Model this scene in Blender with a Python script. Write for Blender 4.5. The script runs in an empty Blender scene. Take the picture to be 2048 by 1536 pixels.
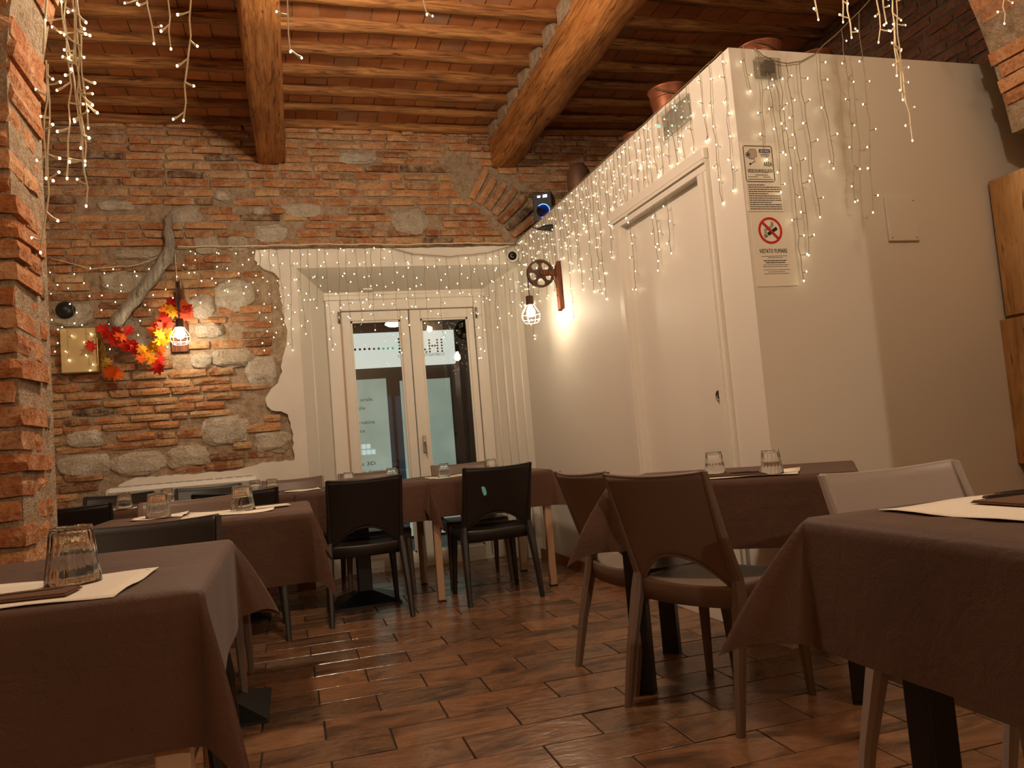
import bpy, bmesh, math, random
import numpy as np
from mathutils import Vector, Matrix, noise as mnoise

random.seed(7)
RS = np.random.RandomState(11)
sc = bpy.context.scene
COL = sc.collection
PI = math.pi

# ---------------------------------------------------------------- camera
CAM_H = 0.975
yaw, pit, rol = (math.radians(a) for a in (16.0457, 4.0265, -4.7659))
fw = Vector((math.sin(yaw)*math.cos(pit), math.cos(yaw)*math.cos(pit), math.sin(pit)))
rt = Vector((math.cos(yaw), -math.sin(yaw), 0))
up = rt.cross(fw)
r2 = rt*math.cos(rol) + up*math.sin(rol)
u2 = -rt*math.sin(rol) + up*math.cos(rol)
cam = bpy.data.cameras.new('camera')
cam.sensor_width = 36.0
cam.lens = 1549.67/2048*36.0
cam.clip_start = 0.05
cam.clip_end = 200
camo = bpy.data.objects.new('camera', cam)
COL.objects.link(camo)
camo.matrix_world = Matrix(((r2.x, u2.x, -fw.x, 0), (r2.y, u2.y, -fw.y, 0), (r2.z, u2.z, -fw.z, CAM_H), (0, 0, 0, 1)))
sc.camera = camo

# ---------------------------------------------------------------- world, lights, exposure
w = bpy.data.worlds.new('night')
sc.world = w
w.use_nodes = True
w.node_tree.nodes['Background'].inputs[0].default_value = (0.010, 0.012, 0.018, 1)
w.node_tree.nodes['Background'].inputs[1].default_value = 0.35

def kelvin(k):
    return {2700: (1.0, 0.62, 0.30), 3000: (1.0, 0.82, 0.62), 3500: (1.0, 0.78, 0.56), 4000: (1.0, 0.84, 0.68)}[k]

def lamp(name, loc, power, k=3000, r=0.09):
    l = bpy.data.lights.new(name, 'POINT')
    l.energy = power
    l.color = kelvin(k)
    l.shadow_soft_size = r
    o = bpy.data.objects.new(name, l)
    COL.objects.link(o)
    o.location = loc
    return o
# ceiling lamps of the dining room, hung above the picture's upper edge
lamp('dining_lamp', (0.25, 3.05, 3.02), 100, 3000, 0.10)
# lamps of the front room, behind and beside the camera
lamp('front_lamp', (2.08, 1.35, 2.72), 19, 3000, 0.04)
lamp('front_lamp', (1.05, -2.2, 2.30), 100, 3000, 0.03)

sc.view_settings.view_transform = 'Standard'
sc.view_settings.look = 'None'
sc.view_settings.gamma = 1.0
sc.view_settings.exposure = 0.18
sc.view_settings.use_curve_mapping = False
sc.cycles.use_denoising = True
sc.cycles.use_adaptive_sampling = True
sc.cycles.adaptive_threshold = 0.06
sc.cycles.max_bounces = 7
sc.cycles.diffuse_bounces = 3
sc.cycles.glossy_bounces = 4
sc.cycles.transmission_bounces = 7
sc.cycles.transparent_max_bounces = 8
sc.cycles.sample_clamp_indirect = 4.0
sc.cycles.caustics_reflective = False
sc.cycles.caustics_refractive = False
sc.cycles.blur_glossy = 0.5

# ---------------------------------------------------------------- materials
def lin(c):
    return tuple((x/255/12.92 if x/255 <= 0.04045 else ((x/255+0.055)/1.055)**2.4) for x in c[:3]) + (1,)

MATS = {}
class NT:
    def __init__(s, name):
        s.m = bpy.data.materials.new(name)
        s.m.use_nodes = True
        s.t = s.m.node_tree
        s.b = s.t.nodes['Principled BSDF']
        s.out = s.t.nodes['Material Output']
        MATS[name] = s.m
    def n(s, typ, **k):
        nd = s.t.nodes.new(typ)
        for a, v in k.items():
            if a.startswith('i_'):
                key = a[2:]
                nd.inputs[int(key) if key.isdigit() else key.replace('_', ' ')].default_value = v
            else:
                setattr(nd, a, v)
        return nd
    def l(s, a, b):
        s.t.links.new(a, b)
    def pos(s, scale=(1, 1, 1)):
        g = s.n('ShaderNodeNewGeometry')
        mp = s.n('ShaderNodeMapping')
        mp.inputs['Scale'].default_value = scale
        s.l(g.outputs['Position'], mp.inputs['Vector'])
        return mp.outputs[0]
    def noise(s, vec, scale, detail=4, rough=0.6, dist=0.0):
        nz = s.n('ShaderNodeTexNoise')
        nz.inputs['Scale'].default_value = scale
        nz.inputs['Detail'].default_value = detail
        nz.inputs['Roughness'].default_value = rough
        nz.inputs['Distortion'].default_value = dist
        s.l(vec, nz.inputs['Vector'])
        return nz.outputs['Fac']
    def ramp(s, fac, stops, interp='LINEAR'):
        r = s.n('ShaderNodeValToRGB')
        e = r.color_ramp.elements
        while len(e) < len(stops):
            e.new(0.5)
        for q, (p, c) in zip(e, stops):
            q.position = p
            q.color = lin(c) if max(c) > 1.01 else tuple(c)+(1,)
        r.color_ramp.interpolation = interp
        s.l(fac, r.inputs[0])
        return r.outputs[0]
    def mix(s, fac, a, b, mode='MIX'):
        m = s.n('ShaderNodeMix', data_type='RGBA', blend_type=mode)
        for sock, v in ((m.inputs[0], fac), (m.inputs[6], a), (m.inputs[7], b)):
            if hasattr(v, 'is_linked'):
                s.l(v, sock)
            elif isinstance(v, (int, float)):
                sock.default_value = v
            else:
                sock.default_value = lin(v) if max(v) > 1.01 else tuple(v)[:3]+(1,)
        return m.outputs[2]
    def math(s, op, a, b=0.0):
        m = s.n('ShaderNodeMath', operation=op)
        for sock, v in ((m.inputs[0], a), (m.inputs[1], b)):
            if hasattr(v, 'is_linked'):
                s.l(v, sock)
            else:
                sock.default_value = v
        return m.outputs[0]
    def bump(s, h, strength=0.4, dist=0.01):
        b = s.n('ShaderNodeBump')
        b.inputs['Strength'].default_value = strength
        b.inputs['Distance'].default_value = dist
        s.l(h, b.inputs['Height'])
        s.l(b.outputs[0], s.b.inputs['Normal'])
    def rand(s):
        o = s.n('ShaderNodeObjectInfo')
        g = s.n('ShaderNodeNewGeometry')
        a = s.math('ADD', o.outputs['Random'], g.outputs['Random Per Island'])
        return s.math('FRACT', a)
    def color(s, c):
        if hasattr(c, 'is_linked'):
            s.l(c, s.b.inputs['Base Color'])
        else:
            s.b.inputs['Base Color'].default_value = lin(c)
    def set(s, rough=0.6, metal=0.0, spec=0.5):
        s.b.inputs['Roughness'].default_value = rough
        s.b.inputs['Metallic'].default_value = metal
        s.b.inputs['Specular IOR Level'].default_value = spec

def plain(name, c, rough=0.6, metal=0.0, spec=0.5, bump=0.0, bscale=60, var=0.0):
    t = NT(name)
    if var > 0:
        nz = t.noise(t.pos(), 3.0, 4)
        t.color(t.ramp(nz, [(0.3, tuple(max(0, x*(1-var)) for x in c)), (0.7, tuple(min(255, x*(1+var)) for x in c))]))
    else:
        t.color(c)
    t.set(rough, metal, spec)
    if bump > 0:
        t.bump(t.noise(t.pos(), bscale, 3), bump, 0.004)
    return t.m

def mk_brick(name, pal, dust, sc_=1.0, bump=0.9):
    t = NT(name)
    p = t.pos()
    r = t.rand()
    base = t.ramp(r, pal)
    n1 = t.noise(p, 14*sc_, 4, 0.65)
    n2 = t.noise(p, 55*sc_, 3, 0.7)
    c1 = t.mix(t.ramp(n1, [(0.42, (0, 0, 0)), (0.72, (0.75, 0.75, 0.75))]), base, dust)
    dark = t.ramp(n2, [(0.28, (0.42, 0.38, 0.34)), (0.5, (1, 1, 1))])
    t.color(t.mix(0.8, c1, dark, 'MULTIPLY'))
    t.set(0.92, 0, 0.2)
    h = t.math('ADD', t.math('MULTIPLY', n1, 1.2), n2)
    t.bump(h, bump, 0.012)
    return t.m

mk_brick('brick_wall', [(0.0, (132, 84, 56)), (0.14, (186, 124, 80)), (0.30, (162, 102, 66)), (0.48, (204, 146, 98)), (0.64, (178, 122, 82)), (0.78, (198, 156, 112)), (0.90, (150, 94, 62)), (1.0, (92, 76, 64))], (206, 180, 142))
mk_brick('brick_pier', [(0.0, (160, 98, 62)), (0.3, (194, 128, 82)), (0.55, (174, 108, 68)), (0.78, (208, 150, 104)), (0.92, (164, 112, 80)), (1.0, (104, 88, 76))], (216, 178, 138), 1.2, 0.7)
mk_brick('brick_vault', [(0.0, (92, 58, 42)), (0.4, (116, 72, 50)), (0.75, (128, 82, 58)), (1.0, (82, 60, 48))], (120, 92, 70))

t = NT('mortar')
p = t.pos()
n1 = t.noise(p, 18, 4, 0.7)
n2 = t.noise(p, 90, 4, 0.7)
t.color(t.mix(t.ramp(n2, [(0.35, (0, 0, 0)), (0.6, (0.6, 0.6, 0.6))]), t.ramp(n1, [(0.3, (150, 126, 100)), (0.5, (202, 182, 154)), (0.72, (224, 206, 180))]), (176, 138, 106)))
t.set(0.95, 0, 0.15)
t.bump(t.math('ADD', n1, n2), 1.0, 0.02)

t = NT('rubble_stone')
p = t.pos()
n1 = t.noise(p, 9, 5, 0.7, 0.6)
n2 = t.noise(p, 60, 5, 0.7)
r = t.rand()
c = t.mix(r, (250, 243, 228), (224, 210, 188))
c = t.mix(t.ramp(n1, [(0.35, (0.1, 0.1, 0.1)), (0.62, (0.9, 0.9, 0.9))]), (204, 182, 154), c)
t.color(t.mix(0.7, c, t.ramp(n2, [(0.3, (0.5, 0.46, 0.42)), (0.52, (1, 1, 1))]), 'MULTIPLY'))
t.set(0.93, 0, 0.2)
t.bump(t.math('ADD', t.math('MULTIPLY', n1, 2.0), n2), 1.0, 0.025)

def mk_wood(name, ax, light, mid, dark, rough=0.7, fs=1.0, bump=0.6):
    t = NT(name)
    s3 = [1.0, 1.0, 1.0]
    s3[ax] = 0.07
    p = t.pos(tuple(s3))
    g = t.noise(p, 34*fs, 4, 0.65, 1.4)
    s4 = [1.0, 1.0, 1.0]
    s4[ax] = 0.35
    p2 = t.pos(tuple(s4))
    big = t.noise(p2, 5*fs, 4, 0.6, 0.5)
    col = t.ramp(g, [(0.30, dark), (0.47, mid), (0.68, light)])
    col = t.mix(0.55, col, t.ramp(big, [(0.30, (0.42, 0.36, 0.30)), (0.55, (1, 1, 1))]), 'MULTIPLY')
    rr = t.rand()
    col = t.mix(0.6, col, t.ramp(rr, [(0, (0.72, 0.66, 0.60)), (1, (1.0, 1.0, 1.0))]), 'MULTIPLY')
    s5 = [1.0, 1.0, 1.0]
    s5[ax] = 0.10
    crack = t.noise(t.pos(tuple(s5)), 22*fs, 2, 0.5, 2.0)
    cr = t.ramp(crack, [(0.27, (0.25, 0.2, 0.16)), (0.34, (1, 1, 1))])
    t.color(t.mix(0.85, col, cr, 'MULTIPLY'))
    t.set(rough, 0, 0.25)
    t.bump(t.math('ADD', g, t.math('MULTIPLY', cr, 0.7)), bump, 0.012)
    return t.m
mk_wood('beam_wood', 1, (206, 146, 84), (172, 112, 58), (104, 62, 30))
mk_wood('joist_wood', 0, (188, 134, 78), (148, 98, 54), (80, 52, 28))
mk_wood('grey_timber', 2, (178, 170, 154), (150, 142, 126), (104, 96, 84), 0.9)
mk_wood('cabinet_wood', 2, (206, 164, 112), (190, 146, 94), (164, 120, 74), 0.45, 1.6, 0.1)
mk_wood('plank_wood', 2, (142, 88, 62), (110, 64, 44), (62, 36, 26), 0.75)

t = NT('pianella')
p = t.pos()
n1 = t.noise(p, 8, 5)
base = t.ramp(t.rand(), [(0, (166, 104, 62)), (0.4, (200, 132, 82)), (0.7, (184, 120, 76)), (1.0, (168, 128, 98))])
t.color(t.mix(0.5, base, t.ramp(n1, [(0.3, (0.55, 0.5, 0.45)), (0.6, (1, 1, 1))]), 'MULTIPLY'))
t.set(0.9, 0, 0.2)
t.bump(t.noise(p, 60, 3), 0.3, 0.004)

t = NT('floor_tile')
p = t.pos((0.45, 1.0, 1.0))
o = t.n('ShaderNodeObjectInfo')
g = t.n('ShaderNodeNewGeometry')
rnd = t.rand()
off = t.n('ShaderNodeCombineXYZ')
t.l(t.math('MULTIPLY', rnd, 40.0), off.inputs[0])
t.l(t.math('MULTIPLY', rnd, 17.0), off.inputs[1])
va = t.n('ShaderNodeVectorMath', operation='ADD')
t.l(p, va.inputs[0])
t.l(off.outputs[0], va.inputs[1])
pp = va.outputs[0]
n1 = t.noise(pp, 5.5, 5, 0.62, 0.8)
n2 = t.noise(pp, 42, 4, 0.6)
base = t.ramp(rnd, [(0.0, (126, 92, 67)), (0.25, (150, 108, 77)), (0.5, (118, 88, 65)), (0.75, (160, 116, 81)), (1.0, (122, 98, 79))])
cl = t.ramp(n1, [(0.28, (0.36, 0.30, 0.27)), (0.46, (0.88, 0.84, 0.80)), (0.72, (1.12, 1.04, 0.98))])
c = t.mix(0.95, base, cl, 'MULTIPLY')
t.color(t.mix(t.ramp(n2, [(0.55, (0, 0, 0)), (0.75, (0.35, 0.35, 0.35))]), c, (158, 122, 90)))
t.set(0.36, 0, 0.5)
t.l(t.ramp(n1, [(0.3, (0.17, 0.17, 0.17)), (0.7, (0.34, 0.34, 0.34))]), t.b.inputs['Roughness'])
t.bump(t.math('ADD', t.math('MULTIPLY', n1, 1.5), t.noise(pp, 16, 3)), 0.28, 0.012)

plain('grout', (44, 33, 27), 0.9, var=0.1)
t = NT('white_plaster')
p = t.pos()
t.color(t.ramp(t.noise(p, 2.2, 4), [(0.3, (214, 206, 194)), (0.7, (226, 219, 208))]))
t.set(0.85, 0, 0.25)
t.bump(t.noise(p, 46, 4), 0.14, 0.006)
plain('white_paint', (224, 217, 205), 0.58, bump=0.03, bscale=30)
plain('white_joinery', (226, 219, 207), 0.36)
plain('room_plaster', (206, 176, 140), 0.9, var=0.05)
plain('white_plastic', (226, 222, 214), 0.35)
plain('grey_plastic', (170, 164, 156), 0.4)
plain('paper', (236, 228, 212), 0.9)
plain('placemat_paper', (238, 230, 214), 0.95)
plain('print_black', (26, 22, 20), 0.7)
plain('print_grey', (92, 84, 76), 0.8)
plain('print_red', (196, 24, 24), 0.6)
plain('print_blue', (34, 44, 112), 0.6)
plain('print_beige', (188, 170, 150), 0.8)
plain('plastic_black', (30, 25, 22), 0.42, bump=0.12, bscale=220)
plain('plastic_brown', (112, 92, 79), 0.42, bump=0.12, bscale=220)
plain('plastic_taupe_sheen', (168, 156, 150), 0.36, bump=0.10, bscale=220)  # taupe plastic with its lit sheen painted into a paler colour
plain('black_metal', (20, 20, 21), 0.45)
plain('beige_metal', (176, 142, 112), 0.4)
plain('tabletop', (70, 46, 34), 0.5)
plain('napkin_brown', (104, 70, 50), 0.95, bump=0.15, bscale=300)
plain('cutlery_black', (28, 23, 21), 0.3)
plain('steel', (190, 186, 180), 0.22, 1.0)
plain('brass', (188, 150, 78), 0.34, 1.0)
plain('brass_panel', (222, 196, 142), 0.40, 0.3)
plain('copper', (132, 80, 56), 0.5, 0.7, var=0.15)
plain('rust_iron', (96, 70, 54), 0.6, 0.5, bump=0.3, bscale=90, var=0.2)
plain('wire', (136, 118, 84), 0.5)
plain('wire_light', (228, 210, 176), 0.5)
plain('black_rubber', (16, 15, 15), 0.5)
plain('cage_wire', (226, 206, 176), 0.35, 0.3)
plain('teal_sticker', (104, 182, 190), 0.4)
plain('baseboard_wood', (128, 76, 46), 0.5, var=0.15)
plain('dark_wall', (40, 34, 30), 0.9, var=0.2)
plain('asphalt', (34, 34, 36), 0.5)
plain('dark_frame', (42, 28, 22), 0.5)
plain('dark_glass', (60, 56, 56), 0.12)
plain('lens_black', (8, 8, 9), 0.08)
plain('cork', (196, 160, 116), 0.8)
plain('stem', (150, 104, 52), 0.7)
for nm, c in (('leaf_red', (206, 34, 18)), ('leaf_orange', (240, 96, 14)), ('leaf_amber', (246, 156, 22)), ('leaf_olive', (172, 132, 38)), ('leaf_coral', (232, 84, 52))):
    t = NT(nm)
    t.color(t.mix(t.noise(t.pos(), 40, 3), c, tuple(int(x*0.72) for x in c)))
    t.set(0.7, 0, 0.2)

t = NT('cloth_brown')
p = t.pos()
n1 = t.noise(p, 3.5, 4)
n2 = t.noise(p, 420, 2, 0.6)
c = t.ramp(n1, [(0.3, (84, 54, 36)), (0.7, (98, 64, 44))])
t.color(t.mix(0.35, c, t.ramp(n2, [(0.3, (0.6, 0.6, 0.6)), (0.7, (1.15, 1.15, 1.15))]), 'MULTIPLY'))
t.set(0.62, 0, 0.35)
t.b.inputs['Sheen Weight'].default_value = 0.08
t.b.inputs['Sheen Roughness'].default_value = 0.5
t.bump(t.math('ADD', n2, t.math('MULTIPLY', t.noise(p, 14, 4, 0.6, 1.0), 6.0)), 0.15, 0.006)

def emit(name, c, s):
    t = NT(name)
    t.b.inputs['Base Color'].default_value = (0.02, 0.02, 0.02, 1)
    t.b.inputs['Emission Color'].default_value = lin(c)
    t.b.inputs['Emission Strength'].default_value = s
    return t.m
emit('bulb_hot', (255, 234, 200), 165)
emit('led_warm', (255, 238, 190), 13)
emit('led_blue', (70, 110, 255), 6)
emit('led_green', (60, 220, 150), 4)
emit('led_white', (220, 225, 255), 5)
emit('street_lamp_glow', (250, 250, 205), 3.2)
t = NT('frosted_lit')
p = t.pos()
n1 = t.noise(p, 1.2, 3)
t.b.inputs['Base Color'].default_value = lin((150, 165, 150))
t.b.inputs['Roughness'].default_value = 0.5
t.l(t.ramp(n1, [(0.25, (126, 146, 130)), (0.75, (176, 190, 174))]), t.b.inputs['Emission Color'])
t.b.inputs['Emission Strength'].default_value = 0.62
emit('shop_sign_lit', (206, 214, 202), 0.85)
emit('shop_inside', (46, 60, 74), 0.35)
emit('shop_paper_lit', (196, 214, 212), 0.8)

t = NT('pane_glass')
tr = t.n('ShaderNodeBsdfTransparent')
gl = t.n('ShaderNodeBsdfGlossy')
gl.inputs['Roughness'].default_value = 0.01
fr = t.n('ShaderNodeFresnel')
fr.inputs['IOR'].default_value = 1.5
mx = t.n('ShaderNodeMixShader')
fac = t.math('ADD', t.math('MULTIPLY', fr.outputs[0], 1.3), 0.02)
t.l(fac, mx.inputs[0])
t.l(tr.outputs[0], mx.inputs[1])
t.l(gl.outputs[0], mx.inputs[2])
t.l(mx.outputs[0], t.out.inputs['Surface'])

t = NT('glassware')
t.b.inputs['Base Color'].default_value = (0.97, 0.97, 0.96, 1)
t.b.inputs['Roughness'].default_value = 0.015
t.b.inputs['Transmission Weight'].default_value = 1.0
t.b.inputs['IOR'].default_value = 1.36
t = NT('clear_plastic')
tr = t.n('ShaderNodeBsdfTransparent')
tr.inputs[0].default_value = (0.97, 0.96, 0.93, 1)
gl = t.n('ShaderNodeBsdfGlossy')
gl.inputs['Roughness'].default_value = 0.12
lw = t.n('ShaderNodeLayerWeight')
lw.inputs['Blend'].default_value = 0.35
mx = t.n('ShaderNodeMixShader')
t.l(t.math('ADD', t.math('MULTIPLY', lw.outputs['Fresnel'], 0.5), 0.04), mx.inputs[0])
t.l(tr.outputs[0], mx.inputs[1])
t.l(gl.outputs[0], mx.inputs[2])
t.l(mx.outputs[0], t.out.inputs['Surface'])

# ---------------------------------------------------------------- object helpers
def tag(o, label=None, cat=None, group=None, kind=None):
    if label: o['label'] = label
    if cat: o['category'] = cat
    if group: o['group'] = group
    if kind: o['kind'] = kind
    return o

def empty(name, loc=(0, 0, 0), rz=0.0, **k):
    o = bpy.data.objects.new(name, None)
    o.empty_display_size = 0.05
    COL.objects.link(o)
    o.location = loc
    o.rotation_euler = (0, 0, rz)
    return tag(o, **k)

def link(name, mesh, parent=None, loc=None, rot=None, scale=None):
    o = bpy.data.objects.new(name, mesh)
    COL.objects.link(o)
    if parent: o.parent = parent
    if loc is not None: o.location = loc
    if rot is not None: o.rotation_euler = rot
    if scale is not None: o.scale = scale
    return o

class MB:
    def __init__(s, f=None):
        s.v = []
        s.f = []
        s.map = f
    def add(s, vs, fs):
        b = len(s.v)
        s.v += [tuple(q) for q in vs]
        s.f += [tuple(i+b for i in fc) for fc in fs]
        return s
    def box(s, x0, x1, y0, y1, z0, z1, bev=0.0):
        if bev <= 0:
            vs = [(x, y, z) for z in (z0, z1) for y in (y0, y1) for x in (x0, x1)]
            fs = [(0, 2, 3, 1), (4, 5, 7, 6), (0, 1, 5, 4), (2, 6, 7, 3), (0, 4, 6, 2), (1, 3, 7, 5)]
            return s.add(vs, fs)
        bm = bmesh.new()
        bmesh.ops.create_cube(bm, size=1.0)
        for q in bm.verts:
            q.co = Vector(((x0+x1)/2+q.co.x*(x1-x0), (y0+y1)/2+q.co.y*(y1-y0), (z0+z1)/2+q.co.z*(z1-z0)))
        bmesh.ops.bevel(bm, geom=bm.edges[:], offset=bev, segments=2, profile=0.5, affect='EDGES')
        return s.bm(bm)
    def bm(s, bm):
        bm.verts.index_update()
        s.add([q.co for q in bm.verts], [[q.index for q in fc.verts] for fc in bm.faces])
        bm.free()
        return s
    def prism(s, pts, y0, y1):
        """outline in (x,z), extruded along y"""
        n = len(pts)
        vs = [(x, y0, z) for x, z in pts]+[(x, y1, z) for x, z in pts]
        fs = [tuple(range(n)), tuple(range(2*n-1, n-1, -1))]
        fs += [(i, i+n, (i+1) % n+n, (i+1) % n) for i in range(n)]
        return s.add(vs, fs)
    def tube(s, pts, r, n=6, caps=True):
        pts = [Vector(q) for q in pts]
        rs = r if isinstance(r, (list, tuple)) else [r]*len(pts)
        vs = []
        ref = Vector((0.13, 0.21, 0.97))
        for i, q in enumerate(pts):
            d = (pts[min(i+1, len(pts)-1)]-pts[max(i-1, 0)])
            d = d.normalized() if d.length > 1e-9 else Vector((0, 0, 1))
            a = d.cross(ref)
            if a.length < 0.05: a = d.cross(Vector((1, 0, 0)))
            a.normalize()
            b = d.cross(a)
            for k in range(n):
                an = 2*PI*k/n
                vs.append(q+(a*math.cos(an)+b*math.sin(an))*rs[i])
        fs = []
        for i in range(len(pts)-1):
            for k in range(n):
                k2 = (k+1) % n
                fs.append((i*n+k, i*n+k2, (i+1)*n+k2, (i+1)*n+k))
        if caps:
            fs += [tuple(range(n-1, -1, -1)), tuple((len(pts)-1)*n+k for k in range(n))]
        return s.add(vs, fs)
    def lathe(s, prof, n=24, axis='z', c=(0, 0, 0), rmod=None, caps=True):
        vs = []
        for r, h in prof:
            for k in range(n):
                a = 2*PI*k/n
                rr = r*(rmod(k, h) if rmod else 1.0)
                x, y = rr*math.cos(a), rr*math.sin(a)
                if axis == 'z': vs.append((c[0]+x, c[1]+y, c[2]+h))
                elif axis == 'y': vs.append((c[0]+x, c[1]+h, c[2]+y))
                else: vs.append((c[0]+h, c[1]+x, c[2]+y))
        fs = []
        for i in range(len(prof)-1):
            for k in range(n):
                k2 = (k+1) % n
                fs.append((i*n+k, i*n+k2, (i+1)*n+k2, (i+1)*n+k))
        if caps and prof[0][0] > 1e-5: fs.append(tuple(range(n-1, -1, -1)))
        if caps and prof[-1][0] > 1e-5: fs.append(tuple((len(prof)-1)*n+k for k in range(n)))
        return s.add(vs, fs)
    def ball(s, c, r, n=8, m=5, sz=1.0):
        prof = [(max(1e-6, r*math.sin(PI*i/m)), -r*sz*math.cos(PI*i/m)) for i in range(m+1)]
        return s.lathe(prof, n, 'z', c)
    def mesh(s, name, mat, smooth=False, fix=True):
        vs = [s.map(q) for q in s.v] if s.map else s.v
        me = bpy.data.meshes.new(name)
        me.from_pydata([tuple(q) for q in vs], [], s.f)
        me.materials.append(MATS[mat])
        if fix:
            bm = bmesh.new()
            bm.from_mesh(me)
            bmesh.ops.recalc_face_normals(bm, faces=bm.faces[:])
            bm.to_mesh(me)
            bm.free()
        if smooth:
            for q in me.polygons: q.use_smooth = True
        me.update()
        return me
    def build(s, name, mat, parent=None, smooth=False, loc=None, rot=None):
        return link(name, s.mesh(name, mat, smooth), parent, loc, rot)

def auto_smooth(o, ang=40):
    me = o.data
    bm = bmesh.new()
    bm.from_mesh(me)
    for e in bm.edges:
        if len(e.link_faces) == 2 and e.calc_face_angle(0) > math.radians(ang):
            e.smooth = False
    for f in bm.faces: f.smooth = True
    bm.to_mesh(me)
    bm.free()
    return o

def text_mesh(body, size, mat, align='LEFT', ext=0.0004):
    cu = bpy.data.curves.new('t', 'FONT')
    cu.body = body
    cu.size = size
    cu.align_x = align
    cu.extrude = ext
    cu.resolution_u = 2
    o = bpy.data.objects.new('t', cu)
    COL.objects.link(o)
    dg = bpy.context.evaluated_depsgraph_get()
    me = bpy.data.meshes.new_from_object(o.evaluated_get(dg))
    bpy.data.objects.remove(o)
    me.materials.clear()
    me.materials.append(MATS[mat])
    return me

def text_on(body, size, mat, parent, loc, rot, name='lettering', width=None, align='LEFT', bold=0.0):
    me = text_mesh(body, size, mat, align)
    if width:
        xs = [q.co.x for q in me.vertices]
        k = width/(max(xs)-min(xs))
        for q in me.vertices: q.co.x *= k
    return link(name, me, parent, loc, rot)

# ---------------------------------------------------------------- bricks
def brick_variant(seed, nx=3, nz=2, rough=0.10, chf=0.10):
    """unit brick, front face towards -y; jittered front, worn edges"""
    rs = random.Random(seed)
    vs, fs = [], []
    for j in range(nz+1):
        for i in range(nx+1):
            u, v = i/nx, j/nz
            e = (i in (0, nx)) + (j in (0, nz))
            x = (u-0.5)*(1-0.02*e) + rs.uniform(-0.02, 0.02)
            z = (v-0.5)*(1-0.05*e) + rs.uniform(-0.05, 0.05)
            y = -0.5 + chf*e + rs.uniform(-rough, rough)
            vs.append((x, y, z))
    W = nx+1
    for j in range(nz):
        for i in range(nx):
            fs.append((j*W+i, j*W+i+1, (j+1)*W+i+1, (j+1)*W+i))
    ring = [i for i in range(W)] + [j*W+nx for j in range(1, nz+1)] + [nz*W+i for i in range(nx-1, -1, -1)] + [j*W for j in range(nz-1, 0, -1)]
    b = len(vs)
    for q in ring:
        x, y, z = vs[q]
        vs.append((max(-0.5, min(0.5, x*1.04)), 0.5, max(-0.5, min(0.5, z*1.06))))
    n = len(ring)
    for k in range(n):
        fs.append((ring[k], b+k, b+(k+1) % n, ring[(k+1) % n]))
    return vs, fs

VARS = [brick_variant(100+i) for i in range(10)]
VARS_NEAR = [brick_variant(300+i, 4, 2, 0.03, 0.035) for i in range(10)]
def variants(mat):
    return VARS_NEAR if mat == 'brick_pier' else VARS
BMESH = {}
def brick_mesh(mat, k):
    key = (mat, k)
    if key not in BMESH:
        m = MB()
        m.add(*variants(mat)[k])
        BMESH[key] = m.mesh('brick', mat)
    return BMESH[key]

def put_bricks(items, parent, mat, limit, rank, name='brick'):
    """items: list of (matrix, score). first `limit` by score as objects, the rest joined"""
    items = sorted(items, key=lambda q: -q[1]) if rank else items
    for i, (M, s) in enumerate(items[:limit]):
        o = link(name, brick_mesh(mat, i % 10), parent)
        o.matrix_local = M
    rest = items[limit:]
    if rest:
        m = MB()
        for i, (M, s) in enumerate(rest):
            vs, fs = variants(mat)[i % 10]
            m.add([M @ Vector(q) for q in vs], fs)
        o = m.build(name+'_remainder', mat, parent)
        o['kind'] = 'stuff'

def TRS(loc, rot, scale):
    return Matrix.LocRotScale(Vector(loc), rot.to_quaternion() if hasattr(rot, 'to_quaternion') else rot, Vector(scale))
from mathutils import Euler

# ================================================================ SETTING
YB = 6.03          # brick face of the back wall
def XF(y):         # room side of the white partition, slightly out of square
    return 1.957-0.027*(y-2.9)
BOX_H = 2.62
ZC = 3.56          # underside of the terracotta ceiling tiles

# ---- floor
m = MB()
m.box(-4.2, 5.0, -3.6, 6.7, -0.12, -0.006)
floor = m.build('floor', 'grout')
tag(floor, kind='structure', label='brown stone-effect floor laid with rectangular tiles in running bond')
TL, TW = 0.428, 0.2005
def tile_mesh(l, wd):
    g = 0.0030
    q = MB()
    b = 0.0018
    x, y = l/2-g, wd/2-g
    vs = [(-x, -y, -0.01), (x, -y, -0.01), (x, y, -0.01), (-x, y, -0.01),
          (-x, -y, -b), (x, -y, -b), (x, y, -b), (-x, y, -b),
          (-x+b, -y+b, 0), (x-b, -y+b, 0), (x-b, y-b, 0), (-x+b, y-b, 0)]
    fs = [(8, 9, 10, 11)]
    for a in (0, 4):
        for k in range(4):
            fs.append((a+k, a+(k+1) % 4, a+4+(k+1) % 4, a+4+k))
    q.add(vs, fs)
    return q
tme = tile_mesh(TL, TW).mesh('floor_tile', 'floor_tile')
tiles = []
for j in range(-30, 24):
    yc = 2.735 + j*TW
    off = 0.264 if j % 2 == 0 else 0.05
    for i in range(-10, 12):
        xc = off + TL/2 + i*TL - 0.022*(yc-2.8)
        if -4.0 < xc < 4.8 and -3.4 < yc < 6.42:
            vis = (-1.2 < xc < 2.0 and yc > 1.3 and xc < 1.25*yc+0.2)
            tiles.append((xc, yc, (0 if vis else 100)+math.hypot(xc-0.6, yc)))
tiles.sort(key=lambda q: q[2])
rz = 0.0
for xc, yc, s in tiles[:220]:
    o = link('floor_tile', tme, floor, (xc, yc, random.uniform(-0.0012, 0.0004)), (random.uniform(-.003, .003), random.uniform(-.002, .002), 0))
m = MB()
tq = tile_mesh(TL, TW)
for xc, yc, s in tiles[220:]:
    m.add([(a+xc, b+yc, c) for a, b, c in tq.v], tq.f)
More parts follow.
